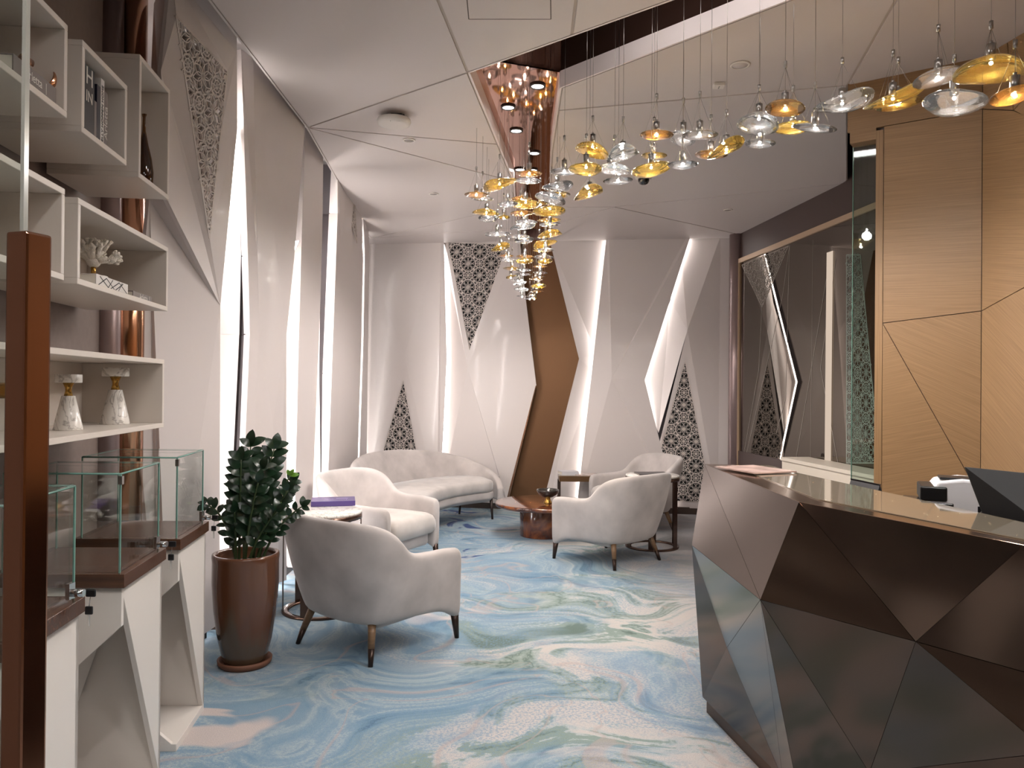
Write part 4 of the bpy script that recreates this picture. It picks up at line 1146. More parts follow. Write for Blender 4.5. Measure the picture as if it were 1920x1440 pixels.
def armchair_mesh():
    half = [(.345, .335, .125, .545, .010, .0), (.350, .22, .185, .560, .015, .015), (.350, .06, .20, .566, .02, .03), (.346, -.09, .20, .59, .035, .05),
            (.340, -.19, .20, .69, .055, .06), (.312, -.275, .20, .762, .075, .07), (.23, -.325, .195, .785, .09, .08), (.10, -.345, .19, .79, .095, .085)]
    full = half + [(0, -.348, .19, .79, .095, .085)] + [(-a, b, c, d, e, f) for a, b, c, d, e, f in half[::-1]]
    return shell(smooth_path(full, 45), th=.075)
def armchair(label, loc, ang):
    c = thing('armchair', label, 'armchair', loc, ang, 'grey velvet armchairs')
    return c
proto = {}
def build_armchair(c):
    if not proto:
        bm = armchair_mesh()
        # make sure outward is outward: path runs right -> back -> left, so outward must be +x on the right arm
        proto['shell'] = bm
    sh = obj('back_and_arms', proto['shell'], M_VEL, c, smooth=True, subsurf=1)
    obj('seat_base', bx(-.27, .27, -.21, .325, .165, .30), M_VEL, c, bevel=.035, seg=3, smooth=True)
    seat = obj('seat_cushion', cushion(.305, -.29, .385, .27, .445), M_VSEAT, c, smooth=True, subsurf=1)
    for sx in (-1, 1):
        lg = obj('leg', cyl(B(), (sx * .345, .335, .16), (sx * .352, .352, 0), .026, .014, 14), M_LEGD, c)
        lg = obj('leg', cyl(B(), (sx * .245, -.235, .22), (sx * .284, -.276, .085), .024, .0185, 14), M_LEGW, c)
        obj('ferrule', cyl(B(), (sx * .284, -.276, .085), (sx * .305, -.30, 0), .019, .013, 14), M_LEGD, lg)
def cushion(hx, y0, y1, z0, z1, crown=.02):
    """soft seat cushion with crowned top"""
    bm = B(); nx, ny = 10, 12; top_, bot_ = [], []
    for j in range(ny + 1):
        v = j / ny; y = lerp(y0, y1, v); rt, rb = [], []
        for i in range(nx + 1):
            u = i / nx; x = lerp(-hx, hx, u)
            e = min(u, 1 - u, v, 1 - v) * 10
            k = min(1, e)
            drop = (1 - math.sqrt(max(0, 1 - (1 - min(1, e * 1.0)) ** 2))) * .03
            inset = (1 - k) * .0
            rt.append(bm.verts.new((x, y, z1 - drop + crown * math.sin(PI * u) * math.sin(PI * v)))); rb.append(bm.verts.new((x, y, z0)))
        top_.append(rt); bot_.append(rb)
    for j in range(ny):
        for i in range(nx):
            bm.faces.new((top_[j][i], top_[j][i + 1], top_[j + 1][i + 1], top_[j + 1][i])); bm.faces.new((bot_[j][i], bot_[j + 1][i], bot_[j + 1][i + 1], bot_[j][i + 1]))
    for j in range(ny):
        bm.faces.new((top_[j][0], top_[j + 1][0], bot_[j + 1][0], bot_[j][0])); bm.faces.new((top_[j][nx], bot_[j][nx], bot_[j + 1][nx], top_[j + 1][nx]))
    for i in range(nx):
        bm.faces.new((top_[0][i], bot_[0][i], bot_[0][i + 1], top_[0][i + 1])); bm.faces.new((top_[ny][i], top_[ny][i + 1], bot_[ny][i + 1], bot_[ny][i]))
    return bm
def face_ang(d): return math.atan2(d[1], d[0]) - PI / 2     # local +y to direction d
ch1 = armchair('grey velvet armchair beside the potted plant, seen from behind', (-.81, 4.565, 0), face_ang((.595, .804)))
build_armchair(ch1)
def more_chair(label, loc, ang):
    c = copy_tree(ch1); c.location = loc; c.rotation_euler = (0, 0, ang); c['label'] = label; return c
more_chair('grey velvet armchair between the round marble table and the curved sofa', (-1.10, 6.46, 0), face_ang((.89, -.45)))
more_chair('grey velvet armchair beside the reception desk with its back turned', (.88, 6.80, 0), face_ang((-.677, .736)))
more_chair('grey velvet armchair at the back wall behind the dark round table', (1.33, 8.35, 0), face_ang((-.93, -.36)))

# ================================================================== CURVED SOFA
SO = Vector((.61, 7.60, 0))
sofa = thing('sofa', 'curved grey velvet sofa in the far left corner', 'sofa', (SO.x, SO.y, 0))
def pol(r, deg): a = math.radians(deg); return (r * math.cos(a), r * math.sin(a))
A0, A1 = 120, 193
# base: swept block with tucked underside
secs = []
nA = 28
RI = lambda k: 1.42 + .10 * (abs(k - .5) * 2) ** 6
for i in range(nA + 1):
    k = i / nA; a = lerp(A0 + 1, A1 - 1, k)
    e = max(0, abs(k - .5) * 2 - .86) / .14
    ri, ro = lerp(1.43, 1.60, e ** 2), lerp(2.08, 1.90, e ** 2)
    z0 = .20 + .02 * e
    loop = []
    for r, z in ((ri + .05, z0), (ri, z0 + .04), (ri, .315), (ro, .315), (ro, z0 + .04), (ro - .08, z0)):
        x, y = pol(r, a); loop.append(Vector((x, y, z)))
    secs.append(loop)
obj('base', loft(B(), secs), M_VEL, sofa, smooth=True, bevel=.01)
secs = []
for i in range(nA + 1):
    k = i / nA; a = lerp(A0 + 2.5, A1 - 3, k)
    e = max(0, abs(k - .5) * 2 - .80) / .20
    ri, ro = lerp(1.41, 1.52, e ** 2.5), lerp(2.04, 1.90, e ** 2)
    loop = []
    zt_ = .455 - .02 * e ** 3
    for r, z in ((ri + .02, .315), (ri, .34), (ri, zt_ - .04), (ri + .012, zt_ - .012), (ri + .05, zt_), ((ri + ro) / 2, zt_ + .015), (ro, zt_), (ro, .315)):
        x, y = pol(r, a); loop.append(Vector((x, y, z)))
    secs.append(loop)
obj('seat_cushion', loft(B(), secs), M_VSEAT, sofa, smooth=True)
# wrap-around back, low at both ends
ctrl = []
def sp(r, a, zb_, zt_, lean=.0, tuck=.0): x, y = pol(r, a); return (x, y, zb_, zt_, lean, tuck)
ctrl = [sp(1.50, A1 + 1.5, .20, .36, .0, .0), sp(1.68, A1 + 2.6, .20, .47, .02, .02), sp(1.86, A1 + 1.5, .20, .58, .05, .03), sp(1.99, A1 - 4, .20, .67, .08, .04), sp(2.06, A1 - 12, .20, .74, .10, .05),
        sp(2.08, 168, .20, .79, .12, .06), sp(2.08, 156, .20, .80, .13, .06), sp(2.08, 145, .20, .785, .13, .06), sp(2.08, 135, .20, .75, .11, .06), sp(2.05, 129, .20, .70, .09, .05),
        sp(1.98, 123.5, .20, .63, .07, .04), sp(1.85, A0 - .5, .20, .54, .04, .03), sp(1.68, A0 - 2, .20, .45, .02, .02), sp(1.52, A0 - 1, .20, .36, .0, .0)]
obj('backrest', shell([q for q in smooth_path(ctrl, 70)], th=.075), M_VEL, sofa, smooth=True, subsurf=1)
M_LEGB = mat('sofa_leg', srgb(58, 46, 42), rough=.35, metal=.5)
for (r, a) in ((1.50, 124), (1.50, 160), (1.50, 185), (1.95, 128), (1.98, 158), (1.92, 186)):
    x, y = pol(r, a); ux, uy = pol(.03 if r > 1.7 else -.035, a)
    obj('leg', cyl(B(), (x, y, .24), (x + ux, y + uy, 0), .020, .012, 12), M_LEGB, sofa)

# ================================================================== TABLES
def round_side_table(label, c, r, zt_):
    t = thing('side_table', label, 'side table', (c[0], c[1], 0), group='round side tables on flat metal uprights')
    M_FR = mat('bronze_frame', srgb(96, 74, 64), rough=.25, metal=.9)
    obj('marble_top', lathe(B(), [(0, zt_ - .018), (r - .004, zt_ - .018), (r, zt_ - .014), (r, zt_ - .004), (r - .004, zt_), (0, zt_)], 48), marble('veined_marble', 9), t)
    obj('top_ring', lathe(B(), [(r - .012, zt_ - .05), (r + .002, zt_ - .05), (r + .002, zt_ - .018), (r - .012, zt_ - .018), (r - .012, zt_ - .05)], 48), M_FR, t)
    obj('base_ring', lathe(B(), [(r - .045, 0), (r, 0), (r, .014), (r - .045, .014), (r - .045, 0)], 48), M_FR, t)
    for k in range(6):
        a = k * PI / 3 + .35
        b = B(); box(b, (math.cos(a) * (r - .008), math.sin(a) * (r - .008), (zt_ - .05 + .014) / 2 + .0), (.006, .07, zt_ - .05 - .014), Matrix.Rotation(a, 3, 'Z'))
        for v in b.verts: pass
        obj('upright', b, M_FR, t)
    return t
round_side_table('round marble side table between the two left armchairs', (-1.265, 5.20), .26, .665)
round_side_table('round side table with dark uprights between the two right armchairs', (1.345, 7.37), .253, .685)
M_PURPLE = mat('purple_cover', srgb(84, 66, 130), rough=.25)
pb_ = flat_book('purple hardback book lying on the round marble side table', onz(625, 945, .665)[:2], .6655, .30, .225, .035, M_PURPLE, .22)
for s_, sz, lx in (('VOYAGE', .022, .04),): pass
sl = B(); quad(sl, (.02, .02, .0353), (.10, .02, .0353), (.10, .03, .0353), (.02, .03, .0353)); quad(sl, (-.06, .0, .0353), (.0, .0, .0353), (.0, .006, .0353), (-.06, .006, .0353))
obj('cover_print', sl, mat('lilac_ink', srgb(186, 172, 204), rough=.5), pb_)
M_MENU = mat('dark_folder', srgb(60, 54, 54), rough=.4)
flat_book('dark folder lying on the round table between the right armchairs', (1.345, 7.40), .6855, .30, .22, .012, M_MENU, .1, name='folder')
# coffee table
ct = thing('coffee_table', 'round polished burl wood coffee table on a drum base', 'coffee table', (.337, 7.90, 0))
def burl():
    mt = D.materials.new('burl_wood'); mt.use_nodes = True; nt = mt.node_tree; b = nt.nodes['Principled BSDF']
    tc = nt.nodes.new('ShaderNodeTexCoord'); mp = nt.nodes.new('ShaderNodeMapping'); mp.inputs['Scale'].default_value = (2.2, 5, 2.2); mp.inputs['Rotation'].default_value = (0, 0, .6)
    n = nt.nodes.new('ShaderNodeTexNoise'); n.inputs['Scale'].default_value = 1.3; n.inputs['Detail'].default_value = 6; n.inputs['Distortion'].default_value = 2.2
    r = nt.nodes.new('ShaderNodeValToRGB'); e = r.color_ramp.elements; e[0].position = .3; e[0].color = srgb(44, 22, 14); e[1].position = .72; e[1].color = srgb(150, 84, 40)
    x = e.new(.5); x.color = srgb(92, 46, 26)
    nt.links.new(tc.outputs['Object'], mp.inputs[0]); nt.links.new(mp.outputs[0], n.inputs['Vector']); nt.links.new(n.outputs['Fac'], r.inputs[0]); nt.links.new(r.outputs[0], b.inputs['Base Color'])
    b.inputs['Roughness'].default_value = .18; b.inputs['Coat Weight'].default_value = 1; b.inputs['Coat Roughness'].default_value = .02
    return mt
M_BURL = burl()
obj('table_top', lathe(B(), [(0, .295), (.47, .295), (.495, .305), (.50, .325), (.495, .338), (.485, .34), (0, .34)], 64), M_BURL, ct)
obj('drum', lathe(B(), [(0, 0), (.245, 0), (.245, .295), (0, .295)], 56), M_BURL, ct, bevel=.003)
bp = onz(1027, 943, .34)
bo_ = thing('bowl', 'smoked glass bowl on a brass foot on the coffee table', 'bowl', (bp.x, bp.y, .3402))
obj('foot', lathe(B(), [(0, 0), (.045, 0), (.043, .006), (.03, .03), (.026, .05), (.03, .058), (0, .058)], 32), M_BRASS, bo_)
obj('cup', lathe(B(), [(0, .058), (.05, .06), (.09, .085), (.112, .12), (.116, .135), (.112, .136), (.107, .12), (.085, .09), (.045, .066), (0, .064)], 44), mat('smoked_glass', srgb(52, 48, 44), rough=.08, coat=.5), bo_)
# console table at the back wall
tx0, tx1, ty0, ty1, tz = .555, 1.02, 8.98, 9.27, .485
co = thing('console_table', 'low bronze framed side table against the back wall', 'side table', ((tx0 + tx1) / 2, (ty0 + ty1) / 2, 0))
M_CON = mat('console_bronze', srgb(118, 90, 62), rough=.3, metal=.6)
M_CFR = mat('console_frame', srgb(78, 62, 54), rough=.3, metal=.8)
obj('apron', bx(tx0 + .004, tx1 - .004, ty0 + .004, ty1 - .004, tz - .07, tz - .008), M_CON, co, world=True)
obj('table_top', bx(tx0, tx1, ty0, ty1, tz - .008, tz), mat('console_top', srgb(140, 122, 104), rough=.12, coat=.6), co, world=True)
for x in (tx0 + .01, tx1 - .01):
    for y in (ty0 + .01, ty1 - .01): obj('leg', bx(x - .01, x + .01, y - .01, y + .01, 0, tz - .07), M_CFR, co, world=True)
flat_book('pale hardback book lying on the low bronze table', (.67, 9.12), tz + .0005, .21, .17, .04, mat('pale_blue_cover', srgb(206, 204, 208), rough=.4), .25)
mg_ = flat_book('pale glossy magazine lying beside the hardback on the low bronze table', (.88, 9.12), tz + .0005, .24, .19, .008, mat('magazine_cover', srgb(204, 188, 182), rough=.25, noise=.35, nscale=14), -.15, name='magazine')

# ================================================================== POTTED PLANT
pp = Vector((-1.425, 4.17, 0))
pl_ = thing('potted_plant', 'glossy dark green plant in a tall brown glazed pot', 'plant', pp)
M_TERRA = mat('terracotta', srgb(112, 72, 52), rough=.6, noise=.1)
def glaze():
    mt = D.materials.new('brown_glaze'); mt.use_nodes = True; nt = mt.node_tree; b = nt.nodes['Principled BSDF']
    tc = nt.nodes.new('ShaderNodeTexCoord'); sp_ = nt.nodes.new('ShaderNodeSeparateXYZ'); nt.links.new(tc.outputs['Object'], sp_.inputs[0])
    mp = nt.nodes.new('ShaderNodeMapping'); mp.inputs['Scale'].default_value = (7, 7, 1.6); nt.links.new(tc.outputs['Object'], mp.inputs[0])
    n = nt.nodes.new('ShaderNodeTexNoise'); n.inputs['Scale'].default_value = 1.3; n.inputs['Detail'].default_value = 4; nt.links.new(mp.outputs[0], n.inputs['Vector'])
    ad = nt.nodes.new('ShaderNodeMath'); ad.operation = 'MULTIPLY_ADD'; ad.inputs[1].default_value = .9; nt.links.new(n.outputs['Fac'], ad.inputs[0]); nt.links.new(sp_.outputs['Z'], ad.inputs[2])
    r = nt.nodes.new('ShaderNodeValToRGB'); e = r.color_ramp.elements; e[0].position = .62; e[0].color = srgb(88, 70, 54); e[1].position = .78; e[1].color = srgb(96, 60, 40)
    nt.links.new(ad.outputs[0], r.inputs[0]); nt.links.new(r.outputs[0], b.inputs['Base Color'])
    b.inputs['Roughness'].default_value = .16; b.inputs['Coat Weight'].default_value = .6
    return mt
obj('saucer', lathe(B(), [(0, 0), (.125, 0), (.138, .012), (.142, .035), (.132, .037), (.126, .018), (0, .016)], 48), M_TERRA, pl_)
obj('pot', lathe(B(), [(0, .017), (.105, .017), (.115, .04), (.140, .14), (.163, .30), (.173, .45), (.172, .56), (.175, .585), (.172, .60), (.158, .60), (.154, .585), (.154, .53), (0, .53)], 56), glaze(), pl_, smooth=True)
obj('soil', lathe(B(), [(.153, .535), (.1, .55), (0, .555)], 32), mat('soil', srgb(40, 30, 24), rough=.95, bump=.8, bscale=60), pl_)
M_STEM = mat('stem_green', srgb(58, 74, 40), rough=.5)
M_LEAF = mat('leaf_green', srgb(26, 48, 30), rough=.28, noise=.25, nscale=12)
M_LEAFN = mat('leaf_young', srgb(96, 138, 44), rough=.35)
def leaf_mesh(name, m):
    bm = B(); n = 7; rows = []
    for i in range(n + 1):
        t = i / n; w_ = .34 * math.sin(PI * t) ** .75 if 0 < t < 1 else 0
        z = .10 * math.sin(PI * t) - .10 * t * t
        if w_ < 1e-4: rows.append([bm.verts.new((0, t, z))])
        else: rows.append([bm.verts.new((-w_, t, z + .12 * w_)), bm.verts.new((0, t, z)), bm.verts.new((w_, t, z + .12 * w_))])
    for a, b in zip(rows, rows[1:]):
        if len(a) == 1: bm.faces.new((a[0], b[1], b[0])); bm.faces.new((a[0], b[2], b[1]))
        elif len(b) == 1: bm.faces.new((a[0], a[1], b[0])); bm.faces.new((a[1], a[2], b[0]))
        else: bm.faces.new((a[0], a[1], b[1], b[0])); bm.faces.new((a[1], a[2], b[2], b[1]))
    me = D.meshes.new(name); bm.to_mesh(me); bm.free()
    for f in me.polygons: f.use_smooth = True
    me.materials.append(m); return me
LEAF, LEAFN = leaf_mesh('leaf', M_LEAF), leaf_mesh('young_leaf', M_LEAFN)
random.seed(5)
def stem(px, py, dy, bx_=0.0, by_=0.0, nl=8, ls=.098, young=False, arch=.0):
    """stem from the soil to the tip seen at that pixel, dy nearer or farther than the pot's centre"""
    tip = aty(px, py, pp.y + dy) - pp; base = Vector((bx_, by_, .54))
    mid = base.lerp(tip, .5) + Vector((-(tip.x - bx_) * .18, -(tip.y - by_) * .18, arch + .04))
    pts = [base * (1 - t) ** 2 + mid * 2 * t * (1 - t) + tip * t * t for t in [i / 12 for i in range(13)]]
    st = obj('stem', tube(B(), pts, .0085, 7, .0035), M_STEM, pl_, smooth=True)
    view = (CAM - pp - tip); view.normalize()
    for i in range(nl):
        t = lerp(.30, 1.0, i / (nl - 1)); u = t * 12; k = min(int(u), 11); p = pts[k].lerp(pts[k + 1], u - k); d = (pts[k + 1] - pts[k]).normalized()
        side = d.cross(view).normalized() if abs(d.dot(view)) < .97 else d.orthogonal()
        jit = random.uniform(-.5, .5)
        side = (Matrix.Rotation(jit, 3, d) @ side)
        for s_ in ((-1, 1) if i < nl - 1 else (-1, 1, 0)):
            ld = (side * s_ * .95 + d * (.62 if s_ else 1.0) + Vector((0, 0, .1))).normalized()
            nv = (d.cross(ld)); nv = nv if nv.length > .1 else view
            zz_ = (view * .7 + Vector((0, 0, .4)) + Vector((random.uniform(-.4, .4), random.uniform(-.4, .4), 0))); zz_ = (zz_ - ld * zz_.dot(ld)).normalized(); xx = ld.cross(zz_).normalized()
            L_ = ls * random.uniform(.85, 1.1) * (1 if t < .9 else .9)
            o = D.objects.new('leaf', LEAFN if young else LEAF); C.objects.link(o); o.parent = st
            M = Matrix.Identity(4)
            for r_ in range(3): M[r_][0] = xx[r_] * L_ * .85; M[r_][1] = ld[r_] * L_; M[r_][2] = zz_[r_] * L_; M[r_][3] = p[r_]
            o.matrix_local = M
stem(470, 838, .0, -.01, .0, 10); stem(514, 842, .06, .03, .02, 10); stem(452, 862, -.05, -.03, -.02, 9); stem(492, 880, -.10, .0, -.04, 8)
stem(384, 946, .05, -.05, .0, 7, .062, arch=.10); stem(566, 950, -.02, .08, .0, 7, .062, arch=.02); stem(548, 905, .10, .05, .03, 9, .07)
stem(540, 920, -.06, .06, -.02, 9, .075); stem(446, 900, .10, -.02, .04, 8, .08); stem(484, 905, -.13, .01, -.05, 6, .08)
stem(544, 892, .08, .055, .03, 3, .05, young=True); stem(440, 960, -.08, -.04, -.04, 6, .075); stem(520, 960, -.12, .03, -.06, 6, .075)

# ================================================================== RECEPTION DESK
desk = thing('reception_desk', 'faceted bronze reception desk at the lower right', 'reception desk', (1.3, 2.7, 0))
M_DESK = mat('desk_bronze', srgb(100, 86, 78), rough=.15, metal=.95)
M_DTOP = mat('desk_rim', srgb(150, 120, 98), rough=.12, metal=.9)
ZT = 1.12
T0, T1, T2 = onz(1321, 870, ZT), onz(1498, 941, ZT), onz(1920, 1022, ZT)
T3 = T1 + (T2 - T1) * 2.6
Zr = .79
G0_, G1_, G2_ = onz(1297, 1022, .78), onz(1425.5, 1124.5, Zr), onz(1717, 1203, .80)
K0 = onz(1317, 1307, .07); 
Lb = Vector((1.02, 2.98, .07)); Lc = Vector((1.30, 2.42, .07)); Ld = Vector((2.1, 1.30, .07))
G3_ = Vector((1.62, 1.22, .84)); 
Xc = onz(1363, 1214, .40)
def dfacet(*ps): return obj('facet_panel', fan(shrink(ps, .0014) if len(ps) == 3 else ps, Vector((.02, .012, 0))), M_DESK, desk, world=True)
# upper band
dfacet(T0, G0_, G1_); dfacet(T0, G1_, T1); dfacet(T1, G1_, G2_); dfacet(T1, G2_, T2); dfacet(T2, G2_, G3_); dfacet(T2, G3_, T3)
# lower band
Mb = onz(1468, 1462, .07); Lb = onz(1500, 1505, .07); V3 = aty(1630, 1449, 2.34); W3 = aty(1968, 1412, 1.80); Lc = Vector((1.26, 2.36, .07)); Ld = Vector((1.75, 1.62, .07))
dfacet(G0_, K0, Xc); dfacet(G0_, Xc, G1_); dfacet(K0, Mb, Xc); dfacet(Xc, Mb, G1_); dfacet(G1_, Mb, Lb); dfacet(G1_, Lb, V3); dfacet(G1_, V3, G2_)
dfacet(G2_, V3, W3); dfacet(G2_, W3, G3_); dfacet(Lb, Lc, V3); dfacet(V3, Lc, W3); dfacet(W3, Lc, Ld); dfacet(W3, Ld, G3_)
M_KICK = mat('desk_kick', srgb(96, 72, 56), rough=.3, metal=.8)
kp = [K0 + Vector((.02, .0, 0)), Mb + Vector((.02, 0, 0)), Lb + Vector((.02, 0, 0)), Lc + Vector((.02, .02, 0)), Ld + Vector((.02, .02, 0))]
for a, b in zip(kp, kp[1:]):
    obj('kick_plate', prism(B(), [zz(a, 0), zz(b, 0), zz(b, .07), zz(a, .07)], Vector((.03, .02, 0))), M_KICK, desk, world=True)
# counter top: bronze rim and glass insert
I0, I1, I2 = onz(1500, 888, ZT), onz(1668, 925, ZT), onz(1920, 981, ZT); I3 = I1 + (I2 - I1) * 3.2; I3 = Vector((I3.x, T3.y + .25, ZT))
top_pts = [T0, T1, T2, T3, I3, I2, I1, I0]
Tb = T0 + Vector((.42, .02, 0))
top_pts = [T0, T1, T2, T3, I3, I2, I1, I0, onz(1440, 872, ZT)]
obj('counter_top', prism(B(), [p - Vector((0, 0, .035)) for p in top_pts], Vector((0, 0, .035))), M_DTOP, desk, world=True, bevel=.003)
e9 = onz(1440, 872, ZT)
ins = [T0.lerp(e9, .30) + Vector((.02, -.06, 0)), T1.lerp(I1, .20), T2.lerp(I2, .20), T3.lerp(I3, .20), T3.lerp(I3, .985), T2.lerp(I2, .985), T1.lerp(I1, .985), I0.lerp(T1, .02), e9.lerp(T1, .03)]
ins = [p + Vector((0, 0, .0006)) for p in ins]
obj('glass_insert', prism(B(), ins, Vector((0, 0, .0025))), mat('bronze_back_glass', srgb(150, 138, 118), rough=.04, coat=1.0), desk, world=True)
# inner carcass and lower work surface
wk = [I0 + Vector((.0, .0, 0)), I1, I2, I3, I3 + Vector((.6, 0, 0)), Vector((2.2, I2.y + .2, 0)), Vector((2.2, I1.y + .3, 0)), Vector((1.9, I0.y, 0))]
obj('work_surface', prism(B(), [zz(p, .74) for p in wk], Vector((0, 0, .03))), mat('work_top', srgb(150, 128, 100), rough=.4), desk, world=True)
for a, b in ((I0, I1), (I1, I2), (I2, I3)):
    obj('inner_panel', prism(B(), [zz(a, .0), zz(b, .0), zz(b, ZT - .035), zz(a, ZT - .035)], Vector((-.02, -.01, 0))), M_BROWN, desk, world=True)
e_ = onz(1440, 872, ZT)
obj('end_panel', prism(B(), [zz(T0, .0) + Vector((.03, -.02, 0)), zz(e_, 0) + Vector((0, -.02, 0)), zz(e_, ZT - .035) + Vector((0, -.02, 0)), zz(T0, ZT - .035) + Vector((.03, -.02, 0))], Vector((0, -.02, 0))), M_DESK, desk, world=True)
obj('end_panel', prism(B(), [zz(e_, 0), zz(I0, 0), zz(I0, ZT - .035), zz(e_, ZT - .035)], Vector((-.02, -.02, 0))), M_BROWN, desk, world=True)
# magazines
mp_ = onz(1400, 880, ZT + .007)
flat_book('glossy magazine lying on the far end of the reception desk', (mp_.x + .03, mp_.y - .02), ZT + .0068, .30, .23, .006, mat('cover_pink', srgb(190, 162, 152), rough=.2, noise=.4, nscale=9), -1.2, name='magazine')
flat_book('second magazine under the glossy one on the reception desk', (mp_.x + .08, mp_.y - .10), ZT + .0068, .29, .22, .005, mat('cover_grey', srgb(168, 160, 150), rough=.2, noise=.2, nscale=9), -1.0, name='magazine') if False else None
# dark tent-shaped stand
ra, rb = aty(1596, 897, 3.32), aty(1650, 910, 3.12)
st_ = thing('sign_stand', 'black tent-shaped stand behind the counter edge', 'stand', (ra.x, ra.y, .7705))
base_ = Vector((ra.x, ra.y, .7705)); d_ = Vector((rb.x - ra.x, rb.y - ra.y, 0)); n_ = Vector((-d_.y, d_.x, 0)).normalized()
h1, h2 = ra.z - .7705, rb.z - .7705
for s_ in (1, -1):
    obj('leaf_panel', prism(B(), [Vector((0, 0, h1)), d_ + Vector((0, 0, h1)), d_ * 1.0 + n_ * s_ * .11, n_ * s_ * .11], n_ * s_ * -.004), mat('stand_black', srgb(34, 32, 34), rough=.35), st_)
# card printer
pr = thing('printer', 'white desktop card printer with black output hopper behind the desk', 'printer', (1.66, 2.86, .7705), -.42)
M_PRW = mat('printer_white', srgb(240, 238, 240), rough=.35); 
h0 = aty(1765, 895, 2.86).z - .7705
bm = B()
prof = [(-.13, 0), (.16, 0), (.16, h0 * .86), (.12, h0 * .98), (0, h0), (-.08, h0 * .97), (-.13, h0 * .80)]
prism(bm, [Vector((x, -.09, z)) for x, z in prof], Vector((0, .2, 0)))
obj('housing', bm, M_PRW, pr, bevel=.008)
obj('output_slot', bx(-.137, -.05, -.0965, .09, h0 * .80, h0 * .93), M_PLASTIC, pr, bevel=.006)
obj('hopper', bx(-.185, -.03, -.098, .085, h0 * .66, h0 * .79), mat('hopper_black', srgb(30, 30, 32), rough=.2), pr, bevel=.004)
obj('top_vent', bx(-.07, .06, -.05, .05, h0 - .006, h0 + .002), M_PLASTIC, pr, bevel=.001)
bz0 = h0 * .70
pm = obj('badge', bx(.045, .071, -.0915, -.0898, bz0, bz0 + .032), M_PLASTIC, pr)
bz = B()
prism(bz, [Vector((.048, -.0918, bz0 + .006)), Vector((.052, -.0918, bz0 + .006)), Vector((.067, -.0918, bz0 + .026)), Vector((.063, -.0918, bz0 + .026))], Vector((0, .0003, 0)))
prism(bz, [Vector((.059, -.0918, bz0 + .006)), Vector((.063, -.0918, bz0 + .006)), Vector((.067, -.0918, bz0 + .015)), Vector((.064, -.0918, bz0 + .015))], Vector((0, .0003, 0)))
obj('badge_mark', bz, M_WINK, pm)
# monitor seen from behind
mo = thing('monitor', 'black tilted monitor with its back to the room at the desk', 'monitor', (aty(1895, 950, 2.55).x + .02, 2.55, .7705))
A = aty(1808, 875, 2.57) - Vector(mo.location); Bq = aty(1985, 893, 2.39) - Vector(mo.location); Cq = aty(1850, 985, 2.49) - Vector(mo.location); Dq = aty(1990, 1010, 2.31) - Vector(mo.location)
nm = (Bq - A).cross(Cq - A).normalized(); nm = nm if nm.y > 0 else -nm
obj('screen_back', prism(B(), [A, Bq, Dq, Cq], nm * .012), mat('monitor_black', srgb(26, 25, 25), rough=.45), mo, bevel=.003)
A2 = A + nm * .0125; 
obj('screen_side', prism(B(), [A2, Cq + nm * .0125, Cq + nm * .07 - Vector((0, 0, .02)), A2 + nm * .003], Vector((.004, 0, 0))), mat('monitor_grey', srgb(110, 106, 100), rough=.4), mo)
obj('stand_neck', cyl(B(), Cq.lerp(Dq, .5) + Vector((0, .045, -.03)), Vector((Cq.lerp(Dq, .5).x, Cq.lerp(Dq, .5).y + .06, .012)), .02), M_PLASTIC, mo)
obj('stand_foot', bx(Cq.lerp(Dq, .5).x - .11, Cq.lerp(Dq, .5).x + .11, Cq.lerp(Dq, .5).y - .03, Cq.lerp(Dq, .5).y + .15, 0, .014), M_PLASTIC, mo, bevel=.004)

# ================================================================== CEILING FITTINGS
M_WPL = mat('white_plastic', srgb(226, 218, 210), rough=.4)
M_GPL = mat('grey_plate', srgb(150, 142, 138), rough=.5)
ap = cz(739, 214)
ac = thing('access_point', 'white oval wireless unit hanging from the ceiling on black cables', 'wireless unit', (ap.x, ap.y, CEIL), .1)
obj('housing', lathe(B(), [(0, -.075), (.085, -.075), (.105, -.068), (.112, -.05), (.108, -.035), (0, -.03)], 40), M_WPL, ac)
obj('cable_block', bx(-.05, .07, -.03, .05, -.032, -.008), M_PLASTIC, ac, bevel=.004)
obj('ceiling_bracket', bx(-.02, .05, -.02, .02, -.008, -.0), M_PLASTIC, ac)
mk = B(); quad(mk, (-.02, -.1, -.0755), (-.017, -.1, -.0755), (-.017, -.075, -.0755), (-.02, -.075, -.0755)); quad(mk, (.02, -.09, -.0755), (.045, -.09, -.0755), (.045, -.086, -.0755), (.02, -.086, -.0755))
obj('printed_mark', mk, M_GPL, ac)
def plate(label, px, py, r, name='downlight', cat='downlight', m=M_GPL):
    p = cz(px, py); t = thing(name, label, cat, (p.x, p.y, CEIL))
    obj('trim_ring', lathe(B(), [(r * .78, -.002), (r, -.001), (r, -.006), (r * .8, -.009), (r * .78, -.002)], 36), M_WPL, t)
    obj('cover_disc', lathe(B(), [(0, -.006), (r * .77, -.006), (r * .77, -.001), (0, -.001)], 32), m, t)
    return t
plate('round grey sprinkler cover right of the hanging wireless unit', 767, 262, .045, 'sprinkler_cover', 'sprinkler')
plate('small round sprinkler cover on the ceiling towards the far left wall', 813, 363, .045, 'sprinkler_cover', 'sprinkler')
plate('small round sprinkler cover on the far right of the ceiling', 1365, 393, .045, 'sprinkler_cover', 'sprinkler')
plate('round flush ceiling speaker above the pendant row', 1388, 121, .055, 'ceiling_speaker', 'speaker', M_CEIL)
p = cz(1348, 157); sb_ = thing('ceiling_sensor', 'small square white sensor box on the ceiling', 'sensor', (p.x, p.y, CEIL), -.1)
obj('housing', bx(-.032, .032, -.03, .03, -.022, -.0), M_WPL, sb_, bevel=.004)
dots = B()
